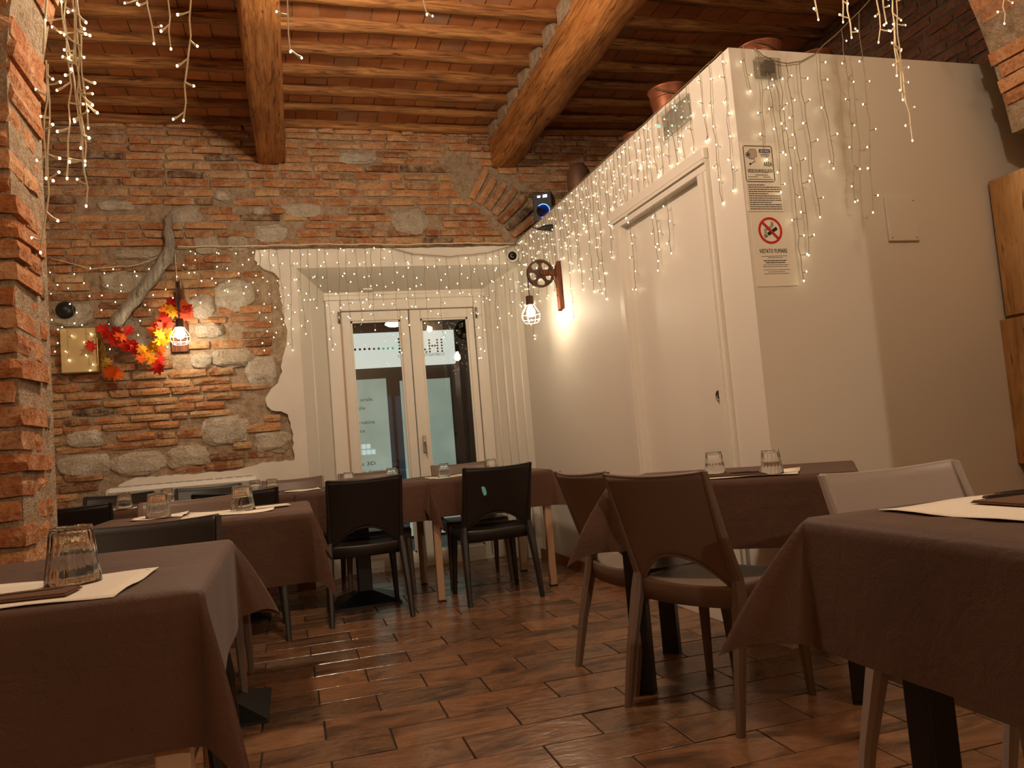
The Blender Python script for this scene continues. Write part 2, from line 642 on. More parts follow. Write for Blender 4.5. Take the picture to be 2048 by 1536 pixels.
o = m.build('floor_tile_remainder', 'floor_tile', floor)
o['kind'] = 'stuff'

# ---- back wall: mortar bed with opening, bricks, stones
RX0, RX1, RZ = 0.10, 1.872, 2.40     # door recess in the wall face
DX0, DX1, DZ, YD = 0.315, 1.640, 2.215, 6.37
m = MB()
yb0, yb1 = YB+0.019, YB+0.5
m.prism([(-1.95, 0), (RX0, 0), (RX0, RZ), (RX1, RZ), (RX1, 0), (3.7, 0), (3.7, 3.75), (-1.95, 3.75)], yb0, YB+0.33)
wall_back = m.build('wall_back', 'mortar')
bm = bmesh.new(); bm.from_mesh(wall_back.data); bmesh.ops.triangulate(bm, faces=bm.faces[:]); bm.to_mesh(wall_back.data); bm.free()
tag(wall_back, kind='structure', label='old exposed brick and stone back wall around the glass door')

PLASTER = [(-0.18, 2.54), (-0.19, 2.47), (-0.14, 2.40), (-0.06, 2.37), (-0.03, 2.33), (-0.03, 2.27), (-0.02, 2.15), (-0.01, 2.03), (0.01, 1.89), (-0.01, 1.81), (-0.04, 1.72), (-0.05, 1.62), (-0.08, 1.53), (-0.15, 1.47), (-0.18, 1.42), (-0.17, 1.36), (-0.14, 1.33), (-0.07, 1.32), (-0.02, 1.29), (-0.01, 1.23), (0.0, 1.14), (0.0, 0.955), (-0.22, 0.95), (-0.42, 0.915), (-0.69, 0.915), (-0.88, 0.92), (-1.08, 0.92), (-1.18, 0.89), (-1.22, 0.84), (-1.25, 0.78), (-1.27, 0.60)]
def in_poly(x, z, poly):
    c = False
    n = len(poly)
    for i in range(n):
        x1, z1 = poly[i]
        x2, z2 = poly[i-1]
        if (z1 > z) != (z2 > z) and x < (x2-x1)*(z-z1)/(z2-z1)+x1:
            c = not c
    return c
PL_POLY = PLASTER + [(-1.27, 0), (RX0, 0), (RX0, RZ), (RX1, RZ), (RX1, 2.56), (1.0, 2.545), (0.4, 2.55)]
STONES = [(-0.66, 2.81, 0.21, 0.16), (-0.14, 2.85, 0.10, 0.07), (0.18, 2.86, 0.32, 0.13), (-0.07, 2.68, 0.25, 0.14), (-0.31, 2.60, 0.16, 0.12), (-0.98, 2.53, 0.36, 0.08), (-1.12, 2.33, 0.28, 0.15), (-0.35, 2.21, 0.28, 0.23), (-0.58, 2.14, 0.18, 0.20), (-0.39, 1.74, 0.30, 0.14), (-0.60, 1.73, 0.14, 0.12), (-0.19, 1.63, 0.22, 0.24), (-0.47, 1.21, 0.33, 0.21), (-0.15, 1.10, 0.26, 0.17), (-1.40, 1.03, 0.34, 0.17), (-1.06, 1.02, 0.36, 0.17), (-0.74, 1.04, 0.30, 0.16), (1.0, 2.77, 0.28, 0.22), (-1.44, 2.10, 0.28, 0.16), (-1.12, 2.00, 0.20, 0.10), (-1.02, 1.86, 0.20, 0.12), (-0.53, 2.60, 0.18, 0.15), (-1.40, 1.22, 0.24, 0.13), (-0.54, 1.95, 0.20, 0.11), (-1.13, 2.89, 0.24, 0.08), (0.62, 3.28, 0.30, 0.10), (-0.40, 2.97, 0.12, 0.09)]
ARC_C, ARC_R0, ARC_R1 = (1.0, 2.05), 1.03, 1.36     # relieving arch over the door
def blocked(x, z, hw, hh):
    for sx in (-0.85, -0.45, 0, 0.45, 0.7, 0.85, 1.0):
        for sz in (-0.6, 0.6):
            if in_poly(x+sx*hw, z+sz*hh, PL_POLY): return True
    for a, b, c, d in STONES:
        if abs(x-a) < c*0.38+hw*0.6 and abs(z-b) < d*0.33+hh*0.6: return True
    dr = math.hypot(x-ARC_C[0], z-ARC_C[1])
    if ARC_R0-0.02 < dr < ARC_R1+0.03 and x > ARC_C[0]+0.42 and z > 2.5: return True
    if RX0-0.1 < x < 2.05 and z < 2.57: return True
    return False
items = []
z = 0.60
row = 0
while z < 3.66:
    h = random.uniform(0.046, 0.058)
    mz = random.uniform(0.009, 0.015)
    x = -1.95 + random.uniform(-0.2, 0)
    drift = random.uniform(-0.006, 0.006)
    while x < 3.6:
        l = random.choice((0.13, 0.19, 0.22, 0.25, 0.27, 0.29)) + random.uniform(-0.02, 0.02)
        xc = x+l/2
        if xc < 3.6 and not blocked(xc, z+h/2, l/2, h/2) and not (xc > 2.02 and z < 2.7):
            d = 0.06
            pr = random.uniform(-0.004, 0.016)
            zz = z+h/2+drift*math.sin(xc*1.7+row)+random.uniform(-0.003, 0.003)
            M = TRS((xc, YB+d/2-pr, zz), Euler((random.uniform(-.05, .05), random.uniform(-.022, .022), random.uniform(-.03, .03))), (l-mz, d, h*random.uniform(0.92, 1.03)))
            vis = 1.0 if (-1.6 < xc < 1.85 and 0.85 < z < 3.5) else 0.2
            items.append((M, vis*(l*h)+0.004*random.random()))
        x += l
    z += h+mz
    row += 1
# voussoirs of the relieving arch
na = 15
vous = []
for k in range(na):
    a = math.radians(60 - k*4.15)
    if math.sin(a)*ARC_R0+ARC_C[1] < 2.60: break
    rm = (ARC_R0+ARC_R1)/2 + random.uniform(-0.02, 0.02)
    M = TRS((ARC_C[0]+rm*math.cos(a), YB+0.03-0.016+random.uniform(-.008, .008), ARC_C[1]+rm*math.sin(a)), Euler((0, -a, 0)), (ARC_R1-ARC_R0-0.02+random.uniform(-.04, .02), 0.07, 0.058))
    vous.append((M, 1.0))
put_bricks(vous+items, wall_back, 'brick_wall', 300, True)

def rock(w_, h_, d_, seed, mat='rubble_stone'):
    rs = random.Random(seed)
    bm = bmesh.new()
    bmesh.ops.create_icosphere(bm, subdivisions=3, radius=1.0)
    off = Vector((rs.uniform(0, 50), rs.uniform(0, 50), rs.uniform(0, 50)))
    for q in bm.verts:
        c = q.co.copy()
        sq = Vector([math.copysign(abs(k)**0.72, k) for k in c])
        nz = mnoise.fractal(c*1.6+off, 1.0, 2.0, 4)
        sq *= 1+0.22*nz
        q.co = Vector((sq.x*w_/2, sq.y*d_, sq.z*h_/2))
    mm = MB()
    mm.bm(bm)
    return mm.mesh('stone', mat)
for i, (a, b, c, d) in enumerate(STONES):
    link('stone', rock(c*1.02, d*1.02, 0.05, 40+i), wall_back, (a, YB+0.03, b))

# ---- white plaster patch on the back wall (thick, worn edge)
def fine(poly, step=0.03, jit=0.006):
    out = []
    for i in range(len(poly)-1):
        a, b = poly[i], poly[i+1]
        n = max(1, int(math.hypot(b[0]-a[0], b[1]-a[1])/step))
        for k in range(n):
            t_ = k/n
            out.append((a[0]+(b[0]-a[0])*t_+random.uniform(-jit, jit), a[1]+(b[1]-a[1])*t_+random.uniform(-jit, jit)))
    out.append(poly[-1])
    return out
edge = fine(PLASTER)
top = fine([(1.875, 2.555), (1.2, 2.545), (0.5, 2.545), (-0.12, 2.545)], 0.04, 0.004)
outline = edge+[(-1.27, 0.0), (RX0, 0.0), (RX0, RZ), (RX1, RZ)]+top
def plaster_sheet(outline, y0, y1, bev=0.010):
    bm = bmesh.new()
    vs = [bm.verts.new((x, y0, z)) for x, z in outline]
    f = bm.faces.new(vs)
    r = bmesh.ops.extrude_face_region(bm, geom=[f])
    for q in r['geom']:
        if isinstance(q, bmesh.types.BMVert): q.co.y = y1
    bmesh.ops.triangulate(bm, faces=[q for q in bm.faces if len(q.verts) > 4], quad_method='BEAUTY', ngon_method='EAR_CLIP')
    return MB().bm(bm)
plaster_sheet(outline, YB-0.022, YB+0.03).build('plaster', 'white_plaster', wall_back)

# ---- recess of the glass door: splayed sides and sloping head
m = MB()
yf = YB-0.022
m.add([(RX0, yf, 0), (DX0, YD, 0), (DX0, YD, DZ+0.06), (RX0, yf, RZ)], [(0, 1, 2, 3)])
m.add([(RX1, yf, 0), (DX1, YD, 0), (DX1, YD, DZ+0.06), (RX1, yf, RZ)], [(0, 3, 2, 1)])
m.add([(RX0, yf, RZ), (DX0, YD, DZ+0.06), (DX1, YD, DZ+0.06), (RX1, yf, RZ)], [(0, 1, 2, 3)])
o = m.build('reveal', 'white_paint', wall_back)
# vertical beads on the right splay
for k, (tt, r) in enumerate(((0.18, 0.008), (0.42, 0.012), (0.62, 0.012), (0.84, 0.008))):
    x = DX1+(RX1-DX1)*tt
    y = YD+(yf-YD)*tt
    MB().tube([(x, y, 0), (x, y, 2.26+tt*0.1)], r, 8).build('bead', 'white_joinery', wall_back, True)
x, y = RX0+0.09, yf+0.15
MB().tube([(x, y, 0), (x, y, 2.31)], 0.006, 8).build('bead', 'white_joinery', wall_back, True)

# ---- french door
def door_leaf(parent, x0, x1, g0, g1, gz0, gz1, yy, th=0.055):
    """leaf with stiles, rails, glazing bead and pane"""
    L = MB()
    L.box(x0, x1, yy, yy+th, 0.03, 2.11)
    q = MB()
    q.box(x0, g0, yy, yy+th, 0.03, 2.115, 0.006)
    a = q.build('stile', 'white_joinery', parent)
    MB().box(g1, x1, yy, yy+th, 0.03, 2.115, 0.006).build('stile', 'white_joinery', parent)
    MB().box(g0, g1, yy, yy+th, gz1, 2.115, 0.006).build('rail', 'white_joinery', parent)
    MB().box(g0, g1, yy, yy+th, 0.03, gz0, 0.006).build('rail', 'white_joinery', parent)
    b = MB()
    for (u0, u1, w0, w1) in ((g0, g0+0.014, gz0, gz1), (g1-0.014, g1, gz0, gz1), (g0, g1, gz0, gz0+0.014), (g0, g1, gz1-0.014, gz1)):
        b.box(u0, u1, yy+0.010, yy+0.03, w0, w1)
    b.build('glazing_bead', 'white_joinery', parent)
    pn = MB().add([(g0, yy+0.03, gz0), (g1, yy+0.03, gz0), (g1, yy+0.03, gz1), (g0, yy+0.03, gz1)], [(0, 1, 2, 3)]).build('pane', 'pane_glass', parent)
d1 = empty('door_1', (0, 0, 0))
tag(d1, kind='structure', label='white double glass door at the back of the room')
fr_ = MB()
fr_.box(DX0, 0.432, YD-0.02, YD+0.08, 0, DZ, 0.008)
fr_.box(1.545, DX1, YD-0.02, YD+0.08, 0, DZ, 0.008)
fr_.box(0.432, 1.545, YD-0.02, YD+0.08, 2.118, DZ, 0.008)
fr_.build('door_frame', 'white_joinery', d1)
MB().box(DX0-0.012, DX1+0.012, YD-0.03, YD+0.02, DZ-0.012, DZ+0.035, 0.01).build('cornice', 'white_joinery', d1)
MB().box(DX0-0.03, DX1+0.03, YD+0.0, YD+0.08, DZ-0.02, DZ+0.12).build('head_filler', 'white_joinery', d1)
MB().box(0.432, 1.545, YD-0.005, YD+0.09, 0.0, 0.03).build('sill', 'white_joinery', d1)
lv1 = empty('door_leaf'); lv1.parent = d1
lv2 = empty('door_leaf'); lv2.parent = d1
door_leaf(lv1, 0.437, 0.985, 0.510, 0.915, 0.12, 2.035, YD)
door_leaf(lv2, 0.992, 1.540, 1.085, 1.487, 0.12, 2.035, YD)
MB().box(0.424, 0.437, YD-0.024, YD+0.0, 0.05, 2.06).build('seal_strip', 'beige_metal', d1)
for zz in (2.02, 0.35):
    MB().tube([(0.418, YD-0.03, zz), (0.418, YD-0.03, zz+0.09)], 0.011, 8).build('hinge', 'steel', d1, True)
    MB().tube([(1.56, YD-0.03, zz), (1.56, YD-0.03, zz+0.09)], 0.011, 8).build('hinge', 'steel', d1, True)
hd = MB().box(1.028, 1.056, YD-0.012, YD, 0.92, 1.06, 0.004)
hd.tube([(1.042, YD-0.01, 1.01), (1.042, YD-0.05, 1.01), (1.046, YD-0.05, 0.90)], 0.008, 8)
hd.build('handle', 'steel', d1)
MB().box(0.62, 0.70, YD-0.06, YD-0.03, DZ+0.065, DZ+0.10, 0.004).build('closer_bracket', 'white_plastic', d1)

# ---- white partition block (room within the room)
y0, y1 = 2.9, YB+0.01
wall_right = MB()
for (a, b, z0_, z1_) in ((y0, 3.22, 0, 2.148), (4.067, y1, 0, 2.148), (y0, y1, 2.148, None)):
    if z1_ is None:
        wall_right.add([(XF(a), a, z0_), (XF(b), b, z0_), (XF(b), b, BOX_H-0.03), (XF(a), a, BOX_H), (XF(a)+.12, a+.001, z0_), (XF(b)+.12, b, z0_), (XF(b)+.12, b, BOX_H-0.03), (XF(a)+.12, a+.001, BOX_H)], [(0, 1, 2, 3), (4, 7, 6, 5), (3, 2, 6, 7), (0, 4, 5, 1), (0, 3, 7, 4), (1, 5, 6, 2)])
    else:
        wall_right.add([(XF(a), a, z0_), (XF(b), b, z0_), (XF(b), b, z1_), (XF(a), a, z1_), (XF(a)+.12, a+.001, z0_), (XF(b)+.12, b, z0_), (XF(b)+.12, b, z1_), (XF(a)+.12, a+.001, z1_)], [(0, 1, 2, 3), (4, 7, 6, 5), (3, 2, 6, 7), (0, 4, 5, 1), (0, 3, 7, 4), (1, 5, 6, 2)])
wall_right = wall_right.build('wall_right', 'white_paint')
tag(wall_right, kind='structure', label='white partition wall with the sliding door')
m = MB()
m.box(XF(2.9)+0.002, 3.62, 2.9, 3.02, 0, BOX_H)
wall_front = m.build('wall_partition_front', 'white_paint')
tag(wall_front, kind='structure', label='white partition wall carrying the no-smoking sign')
m = MB()
m.box(2.07, 3.6, 3.02, YB, BOX_H-0.06, BOX_H-0.035)
tag(m.build('trim_1', 'white_paint'), kind='structure', label='flat roof of the white partition block')
# skirting
m = MB()
a, b = 4.17, 5.86
m.add([(XF(a)-.012, a, 0), (XF(b)-.012, b, 0), (XF(b)-.012, b, .082), (XF(a)-.012, a, .082), (XF(a)+.005, a, 0), (XF(b)+.005, b, 0), (XF(b)+.005, b, .082), (XF(a)+.005, a, .082)], [(0, 1, 2, 3), (3, 2, 6, 7), (0, 3, 7, 4), (1, 5, 6, 2)])
c0 = (XF(5.86)-0.012, 5.86)
c1 = (1.855, 6.10)
c2 = (1.652, 6.345)
for (p_, q_) in ((c0, c1), (c1, c2)):
    m.add([(p_[0], p_[1], 0), (q_[0], q_[1], 0), (q_[0], q_[1], .082), (p_[0], p_[1], .082), (p_[0]+.02, p_[1]+.02, .082), (q_[0]+.02, q_[1]+.02, .082)], [(0, 1, 2, 3), (3, 2, 5, 4)])
o = m.build('baseboard_right', 'baseboard_wood')
tag(o, kind='structure', label='brown tiled skirting along the white partition')
m = MB()
m.box(-1.27, 0.10, YB-0.036, YB-0.02, 0, 0.082)
tag(m.build('baseboard_back', 'baseboard_wood'), kind='structure', label='brown tiled skirting under the brick wall')

# ---- sliding door in the partition
def side(p_):      # (along y, out of the wall, z) -> world
    return (XF(p_[0])-p_[1], p_[0], p_[2])
d2 = empty('door_2')
tag(d2, kind='structure', label='plain white sliding door with round flush pull in the partition')
MB(side).box(3.22, 4.067, -0.035, -0.02, 0, 2.148).build('door_leaf', 'white_joinery', d2)
q = MB(side)
q.box(4.067, 4.163, 0, 0.022, 0, 2.20)
q.box(3.137, 3.22, 0, 0.022, 0, 2.20)
q.box(3.1385, 4.1615, 0, 0.024, 2.150, 2.2045)
q.build('architrave', 'white_joinery', d2)
q = MB(side)
q.box(4.085, 4.10, 0.0225, 0.034, 0, 2.145)
q.box(3.16, 3.172, 0.0225, 0.034, 0, 2.145)
q.box(3.14, 4.16, 0.0245, 0.036, 2.185, 2.20)
q.build('moulding', 'white_joinery', d2)
MB(side).box(3.137, 4.20, 0.0, 0.03, 2.205, 2.262, 0.006).build('track_cover', 'white_joinery', d2)
pull = MB(side)
pull.lathe([(0.030, 0.0), (0.030, 0.006), (0.024, 0.008), (0.022, -0.004), (0.0001, -0.006)], 20, 'y', (3.274, -0.016, 1.096))
pull = pull.build('flush_pull', 'steel', d2, True)
MB(side).ball((3.272, -0.013, 1.088), 0.010, 8, 6).build('finger_knob', 'lens_black', pull, True)

# ---- ceiling: beams, joists, terracotta tiles
ceil = MB().box(-1.95, 3.75, 2.4, 6.3, ZC+0.012, ZC+0.14).build('ceiling', 'mortar')
tag(ceil, kind='structure', label='timber ceiling of beams, joists and terracotta tiles')
pm = MB().box(-0.5, 0.5, -0.5, 0.5, -0.5, 0.5).mesh('ceiling_tile', 'pianella')
JY = [6.02-0.288*k for k in range(12)]
cnt = []
for k in range(len(JY)-1):
    ya, yb_ = JY[k+1], JY[k]
    x = -1.9+random.uniform(-.06, .06)
    while x < 3.6:
        wv = 0.148+random.uniform(-.006, .006)
        vis = (-1.6 < x < 1.75 and ya > 3.9)
        cnt.append((x, ya, yb_, wv, vis))
        x += wv+0.007
cnt.sort(key=lambda q: (not q[4], -q[1]))
n_ind = 0
rest = MB()
for x, ya, yb_, wv, vis in cnt:
    if vis and n_ind < 280:
        link('ceiling_tile', pm, ceil, (x+wv/2, (ya+yb_)/2, ZC+0.02+random.uniform(-.003, .003)), (random.uniform(-.01, .01), 0, 0), (wv, yb_-ya-0.01, 0.03))
        n_ind += 1
    else:
        rest.box(x, x+wv, ya+.003, yb_-.003, ZC+.005, ZC+.035)
o = rest.build('ceiling_tile_remainder', 'pianella', ceil)
o['kind'] = 'stuff'

def timber(name, mat, parent, axis, a0, a1, c, w_, h_, seed, amp=0.012, bow=0.0, nseg=40, ring=14, sq=0.55):
    """hewn timber along an axis, centre line c=(other axis, z)"""
    vs, fs = [], []
    off = seed*7.31
    for i in range(nseg+1):
        t_ = i/nseg
        a = a0+(a1-a0)*t_
        bx_ = bow*math.sin(t_*PI*1.3+seed)
        bz_ = 0.6*bow*math.sin(t_*PI*2.1+seed*2)
        for k in range(ring):
            an = 2*PI*(k+0.5)/ring
            cx_, cz_ = math.cos(an), math.sin(an)
            ux = math.copysign(abs(cx_)**sq, cx_)*w_/2
            uz = math.copysign(abs(cz_)**sq, cz_)*h_/2
            nz = mnoise.fractal(Vector((a*2.2+off, ux*9+off, uz*9)), 1.0, 2.0, 3)
            s_ = 1+amp/(w_/2)*nz
            p_ = c[0]+bx_+ux*s_
            z_ = c[1]+bz_+uz*s_
            vs.append((p_, a, z_) if axis == 'y' else (a, p_, z_))
    for i in range(nseg):
        for k in range(ring):
            k2 = (k+1) % ring
            fs.append((i*ring+k, i*ring+k2, (i+1)*ring+k2, (i+1)*ring+k))
    fs += [tuple(range(ring)), tuple(nseg*ring+k for k in range(ring))]
    m_ = MB()
    m_.add(vs, fs)
    return m_.build(name, mat, parent, True)
tag(timber('beam', 'beam_wood', ceil, 'y', 2.72, 6.06, (-0.03, 3.365), 0.215, 0.30, 3, 0.008, 0.004, 60, 20, 0.28), label='straight squared chestnut beam')
tag(timber('beam', 'beam_wood', ceil, 'y', 2.72, 6.06, (1.835, 3.375), 0.255, 0.31, 5, 0.016, 0.012, 60, 20, 0.5), label='rounded chestnut beam with knots')
for k, yj in enumerate(JY):
    for (xa, xb) in ((-1.95, -0.03), (-0.03, 1.84), (1.84, 3.62)):
        timber('joist', 'joist_wood', ceil, 'x', xa, xb, (yj, ZC-0.010), 0.080+random.uniform(-.01, .012), 0.080+random.uniform(-.01, .015), k*3+xa, 0.008, 0.010, 16, 10, 0.6)
# mortar packing beside the beams
MB().box(-0.155, -0.13, 2.75, 6.03, 3.47, 3.56).build('mortar_packing', 'mortar', ceil)
for k in range(len(JY)-1):
    MB().box(1.70, 1.735, JY[k+1]+.04, JY[k]-.04, 3.44, 3.575).build('mortar_packing', 'mortar', ceil)

# ---- other shell walls
tag(MB().box(-2.05, -1.93, 2.72, 6.3, 0, 3.7).build('wall_left', 'room_plaster'), kind='structure', label='plastered left wall behind the brick pier')
plain('shaded_mortar', (86, 68, 54), 0.95, var=0.2, bump=0.5, bscale=40)  # mortar with the dim bay's shade mixed into its colour
wr = MB().box(3.62, 3.75, 2.4, 6.3, 0, 3.8).build('wall_far_right', 'shaded_mortar')
tag(wr, kind='structure', label='brick side wall seen above the partition, shade darkened into its mortar')
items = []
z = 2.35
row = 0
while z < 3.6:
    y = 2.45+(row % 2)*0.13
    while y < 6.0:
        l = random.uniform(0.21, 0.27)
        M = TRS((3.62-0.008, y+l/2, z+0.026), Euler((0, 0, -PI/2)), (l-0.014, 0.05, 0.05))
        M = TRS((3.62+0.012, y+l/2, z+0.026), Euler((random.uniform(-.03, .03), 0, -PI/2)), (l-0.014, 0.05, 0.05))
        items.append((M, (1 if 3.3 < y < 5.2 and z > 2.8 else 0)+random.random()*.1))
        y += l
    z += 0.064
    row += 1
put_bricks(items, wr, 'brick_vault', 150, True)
tag(MB().box(-3.3, -3.2, -3.5, 2.45, 0, 3.9).build('wall_front_left', 'room_plaster'), kind='structure', label='plastered wall beside the viewer')
tag(MB().box(4.3, 4.4, -3.5, 2.45, 0, 3.9).build('wall_front_right', 'room_plaster'), kind='structure', label='plastered wall on the viewer right')
tag(MB().box(-3.3, 4.4, -3.6, -3.5, 0, 3.9).build('wall_rear', 'room_plaster'), kind='structure', label='plastered wall behind the viewer')
tag(MB().box(-3.3, 4.4, -3.6, 2.6, 3.85, 3.95).build('ceiling_front', 'room_plaster'), kind='structure', label='plastered ceiling above the viewer')

# ---- brick arch between the two rooms
AC, AR = (1.29, 2.05), 2.0
Y0, Y1 = 2.40, 2.735
pts = [(-3.25, 0), (-0.716, 0), (-0.716, 2.05)]
for k in range(1, 48):
    a = PI-PI*k/48
    if AC[1]+AR*math.sin(a) < 2.20 and k > 24: break
    pts.append((AC[0]+(AR+0.009)*math.cos(a), min(3.60, AC[1]+(AR+0.009)*math.sin(a))))
pts += [(3.30, 2.195), (4.35, 2.195), (4.35, 3.86), (-3.25, 3.86)]
m = MB().prism(pts, Y0+0.014, Y1-0.01)
wall_arch = m.build('wall_arch', 'mortar')
bm = bmesh.new(); bm.from_mesh(wall_arch.data); bmesh.ops.triangulate(bm, faces=bm.faces[:], ngon_method='EAR_CLIP'); bm.to_mesh(wall_arch.data); bm.free()
tag(wall_arch, kind='structure', label='brick arch and pier framing the view into the dining room')
items = []
z = 0.02
i = 0
XJ = -0.705
while z < 2.03:
    h = random.uniform(0.050, 0.058)
    j = random.uniform(-0.010, 0.012)
    if i % 2 == 0:
        segs = [(0.24, 0.115)]
        yy = Y0+0.115+0.012
        jl = [0.13]
    else:
        segs = [(0.12, 0.22)]
        yy = Y0+0.22+0.012
        jl = [0.05]
    lx, ly = segs[0]
    # corner brick (both faces seen)
    M = TRS((XJ-lx/2+j, Y0+ly/2-0.006, z+h/2), Euler((random.uniform(-.03, .03), random.uniform(-.02, .02), random.uniform(-.03, .03))), (lx-0.008, ly, h))
    items.append((M, 9))
    for l in jl:
        M = TRS((XJ-0.05+j*0.6-random.uniform(0, .01), yy+l/2, z+h/2+random.uniform(-.003, .003)), Euler((0, 0, PI/2+random.uniform(-.05, .05))), (l, 0.10, h*0.96))
        items.append((M, 8))
        yy += l+0.012
    x = XJ-lx-0.006
    while x > -1.9:
        l = random.uniform(0.12, 0.27)
        M = TRS((x-l/2, Y0+0.03-random.uniform(0, .012), z+h/2+random.uniform(-.004, .004)), Euler((random.uniform(-.04, .04), random.uniform(-.02, .02), 0)), (l-0.014, 0.07, h))
        items.append((M, 1 if x > -1.3 else 0))
        x -= l
    z += h+0.0105
    i += 1
# voussoirs
da = 0.0655/AR
k = 0
a = PI-0.012
while a > 0.085:
    if AC[1]+AR*math.sin(a) > 3.45:
        a -= da
        continue
    rl = random.choice((0.25, 0.27, 0.13, 0.26))
    dep = random.uniform(-0.012, 0.012)
    if rl < 0.2:
        for q in (0, 1):
            r = AR+0.066+q*0.135+random.uniform(-.008, .012)
            M = TRS((AC[0]+r*math.cos(a), (Y0+Y1)/2-0.01+dep, AC[1]+r*math.sin(a)), Euler((random.uniform(-.03, .03), -a, random.uniform(-.02, .02))), (0.125, Y1-Y0-0.02, 0.059))
            items.append((M, 5))
    else:
        r = AR+rl/2+(random.uniform(-0.014, 0.012) if a > PI/2 else random.uniform(-0.03, 0.05))
        M = TRS((AC[0]+r*math.cos(a), (Y0+Y1)/2-0.012+dep, AC[1]+r*math.sin(a)), Euler((random.uniform(-.03, .03), -a+random.uniform(-.02, .02), 0)), (rl, Y1-Y0-random.uniform(0, .05), 0.060))
        items.append((M, 5))
    a -= da
    k += 1
# spandrel bricks on the right haunch
z = 2.21
while z < 3.0:
    x = 3.35+random.uniform(0, .1)
    while x < 4.3:
        l = random.uniform(0.16, 0.27)
        if math.hypot(x-AC[0], z-AC[1]) > AR+0.30:
            items.append((TRS((x+l/2, Y0+0.03-random.uniform(0, .01), z+0.027), Euler((random.uniform(-.03, .03), 0, 0)), (l-0.014, 0.07, 0.052)), 2))
        x += l
    z += 0.065
# spandrel bricks above the left pier
z = 2.06
while z < 3.8:
    x = -2.6+random.uniform(0, .1)
    while x < 0.6:
        l = random.uniform(0.16, 0.27)
        if math.hypot(x+l-AC[0], z+0.03-AC[1]) > AR+0.28 and math.hypot(x+l-AC[0], z-AC[1]) > AR+0.28:
            items.append((TRS((x+l/2, Y0+0.03-random.uniform(0, .01), z+0.027), Euler((random.uniform(-.03, .03), 0, 0)), (l-0.014, 0.07, 0.052)), 0.5 if x > -1.2 else 0))
        x += l
    z += 0.065
put_bricks(items, wall_arch, 'brick_pier', 300, True)

# ---- unseen pier added right of the viewer, shaped to cast the partition's shadow edge
tag(MB().prism([(2.02, 0), (4.3, 0), (4.3, 3.85), (1.72, 3.85), (1.94, 2.4), (2.02, 1.95)], 0.86, 1.06).build('wall_shadow_pier', 'room_plaster'), kind='structure', label='unseen pier added right of the viewer to cast a shadow edge')

# ---- outside: street and the shop across it
st = MB().box(-4, 8, 6.75, 9.6, -0.25, -0.13).build('street', 'asphalt')
tag(st, kind='structure', label='dark wet street outside the glass door')
sf = MB().box(-3, 7, 9.62, 9.8, -0.2, 5.0).build('wall_outside', 'dark_frame')
tag(sf, kind='structure', label='dark shopfront across the street')
YS = 9.5
shop = empty('shop_window', (0, 0, 0), label='lit dental clinic shopfront with frosted panes seen through the glass door', cat='shopfront')
sgn = MB().box(0.45, 2.02, YS-0.03, YS+0.1, 2.0-.02, 2.40, 0.004).build('sign_board', 'shop_sign_lit', shop)
def dots(parent, pts, r, mat):
    for (x, z) in pts:
        MB().lathe([(r, 0), (r, 0.004)], 12, 'y', (x, YS-0.036, z)).build('sign_dot', mat, parent)
dots(sgn, [(0.79+0.0565*k, 2.205) for k in range(4)], 0.0145, 'print_black')
emit('dot_teal_dark', (40, 110, 96), 0.35)
emit('dot_teal', (70, 190, 160), 0.6)
dots(sgn, [(1.016+0.0565*k, 2.203) for k in range(2)], 0.0145, 'dot_teal_dark')
dots(sgn, [(1.13+0.0565*k, 2.20) for k in range(3)], 0.0145, 'dot_teal')
dots(sgn, [(1.325, 2.31), (1.325, 2.27), (1.365, 2.27), (1.325, 2.19), (1.325, 2.15)], 0.013, 'print_black')
dots(sgn, [(1.325, 2.23)], 0.013, 'dot_teal')
for x in (1.70, 1.80, 1.855):
    dots(sgn, [(x, 2.135+0.036*k) for k in range(5)], 0.0125, 'print_black')
dots(sgn, [(1.735, 2.207), (1.768, 2.207), (1.655, 2.135), (1.64, 2.165)], 0.0125, 'print_black')
text_on('CENTRO ODONTOIATRICO', 0.05, 'print_grey', sgn, (1.30, YS-0.034, 2.08), (PI/2, 0, 0), width=0.58)
def frosted(x0, x1, z0, z1):
    return MB().box(x0, x1, YS+0.02, YS+0.06, z0, z1).build('frosted_pane', 'frosted_lit', shop)
p1 = frosted(0.30, 1.14, -0.1, 1.84)
p2 = frosted(1.31, 1.60, -0.1, 1.80)
p3 = frosted(1.60, 1.935, -0.1, 1.80)
MB().box(1.14, 1.31, YS+0.10, YS+0.12, -0.1, 1.62).build('entrance_gap', 'shop_inside', shop)
MB().box(1.20, 1.235, YS+0.06, YS+0.09, -0.1, 1.62).build('mullion', 'dark_frame', shop)
MB().box(1.595, 1.61, YS+0.0, YS+0.05, -0.1, 1.80).build('mullion', 'dark_frame', shop)
for (s_, x, z, sz, wd) in (('igiene orale', 0.615, 1.575, 0.062, 0.34), ('infantile', 0.615, 1.475, 0.058, 0.245), ('conservativa', 0.60, 1.30, 0.062, 0.365), ('estetica', 0.62, 1.20, 0.058, 0.22), ('assiale 3D', 0.58, 0.80, 0.062, 0.36), ('impronta digitale 3D', 0.575, 0.70, 0.060, 0.56)):
    text_on(s_, sz, 'print_grey', p1, (x, YS+0.012, z), (PI/2, 0, 0), width=wd)
for k in range(7):
    MB().box(0.74+0.055*(k % 4), 0.785+0.055*(k % 4), YS+0.012, YS+0.018, 0.93+0.07*(k//4), 0.985+0.07*(k//4)).build('posted_sheet', 'shop_paper_lit', p1)
sl = empty('street_lamp', (1.165, 8.6, 0), label='white glowing pendant lamp hanging outside above the shop sign', cat='lamp')
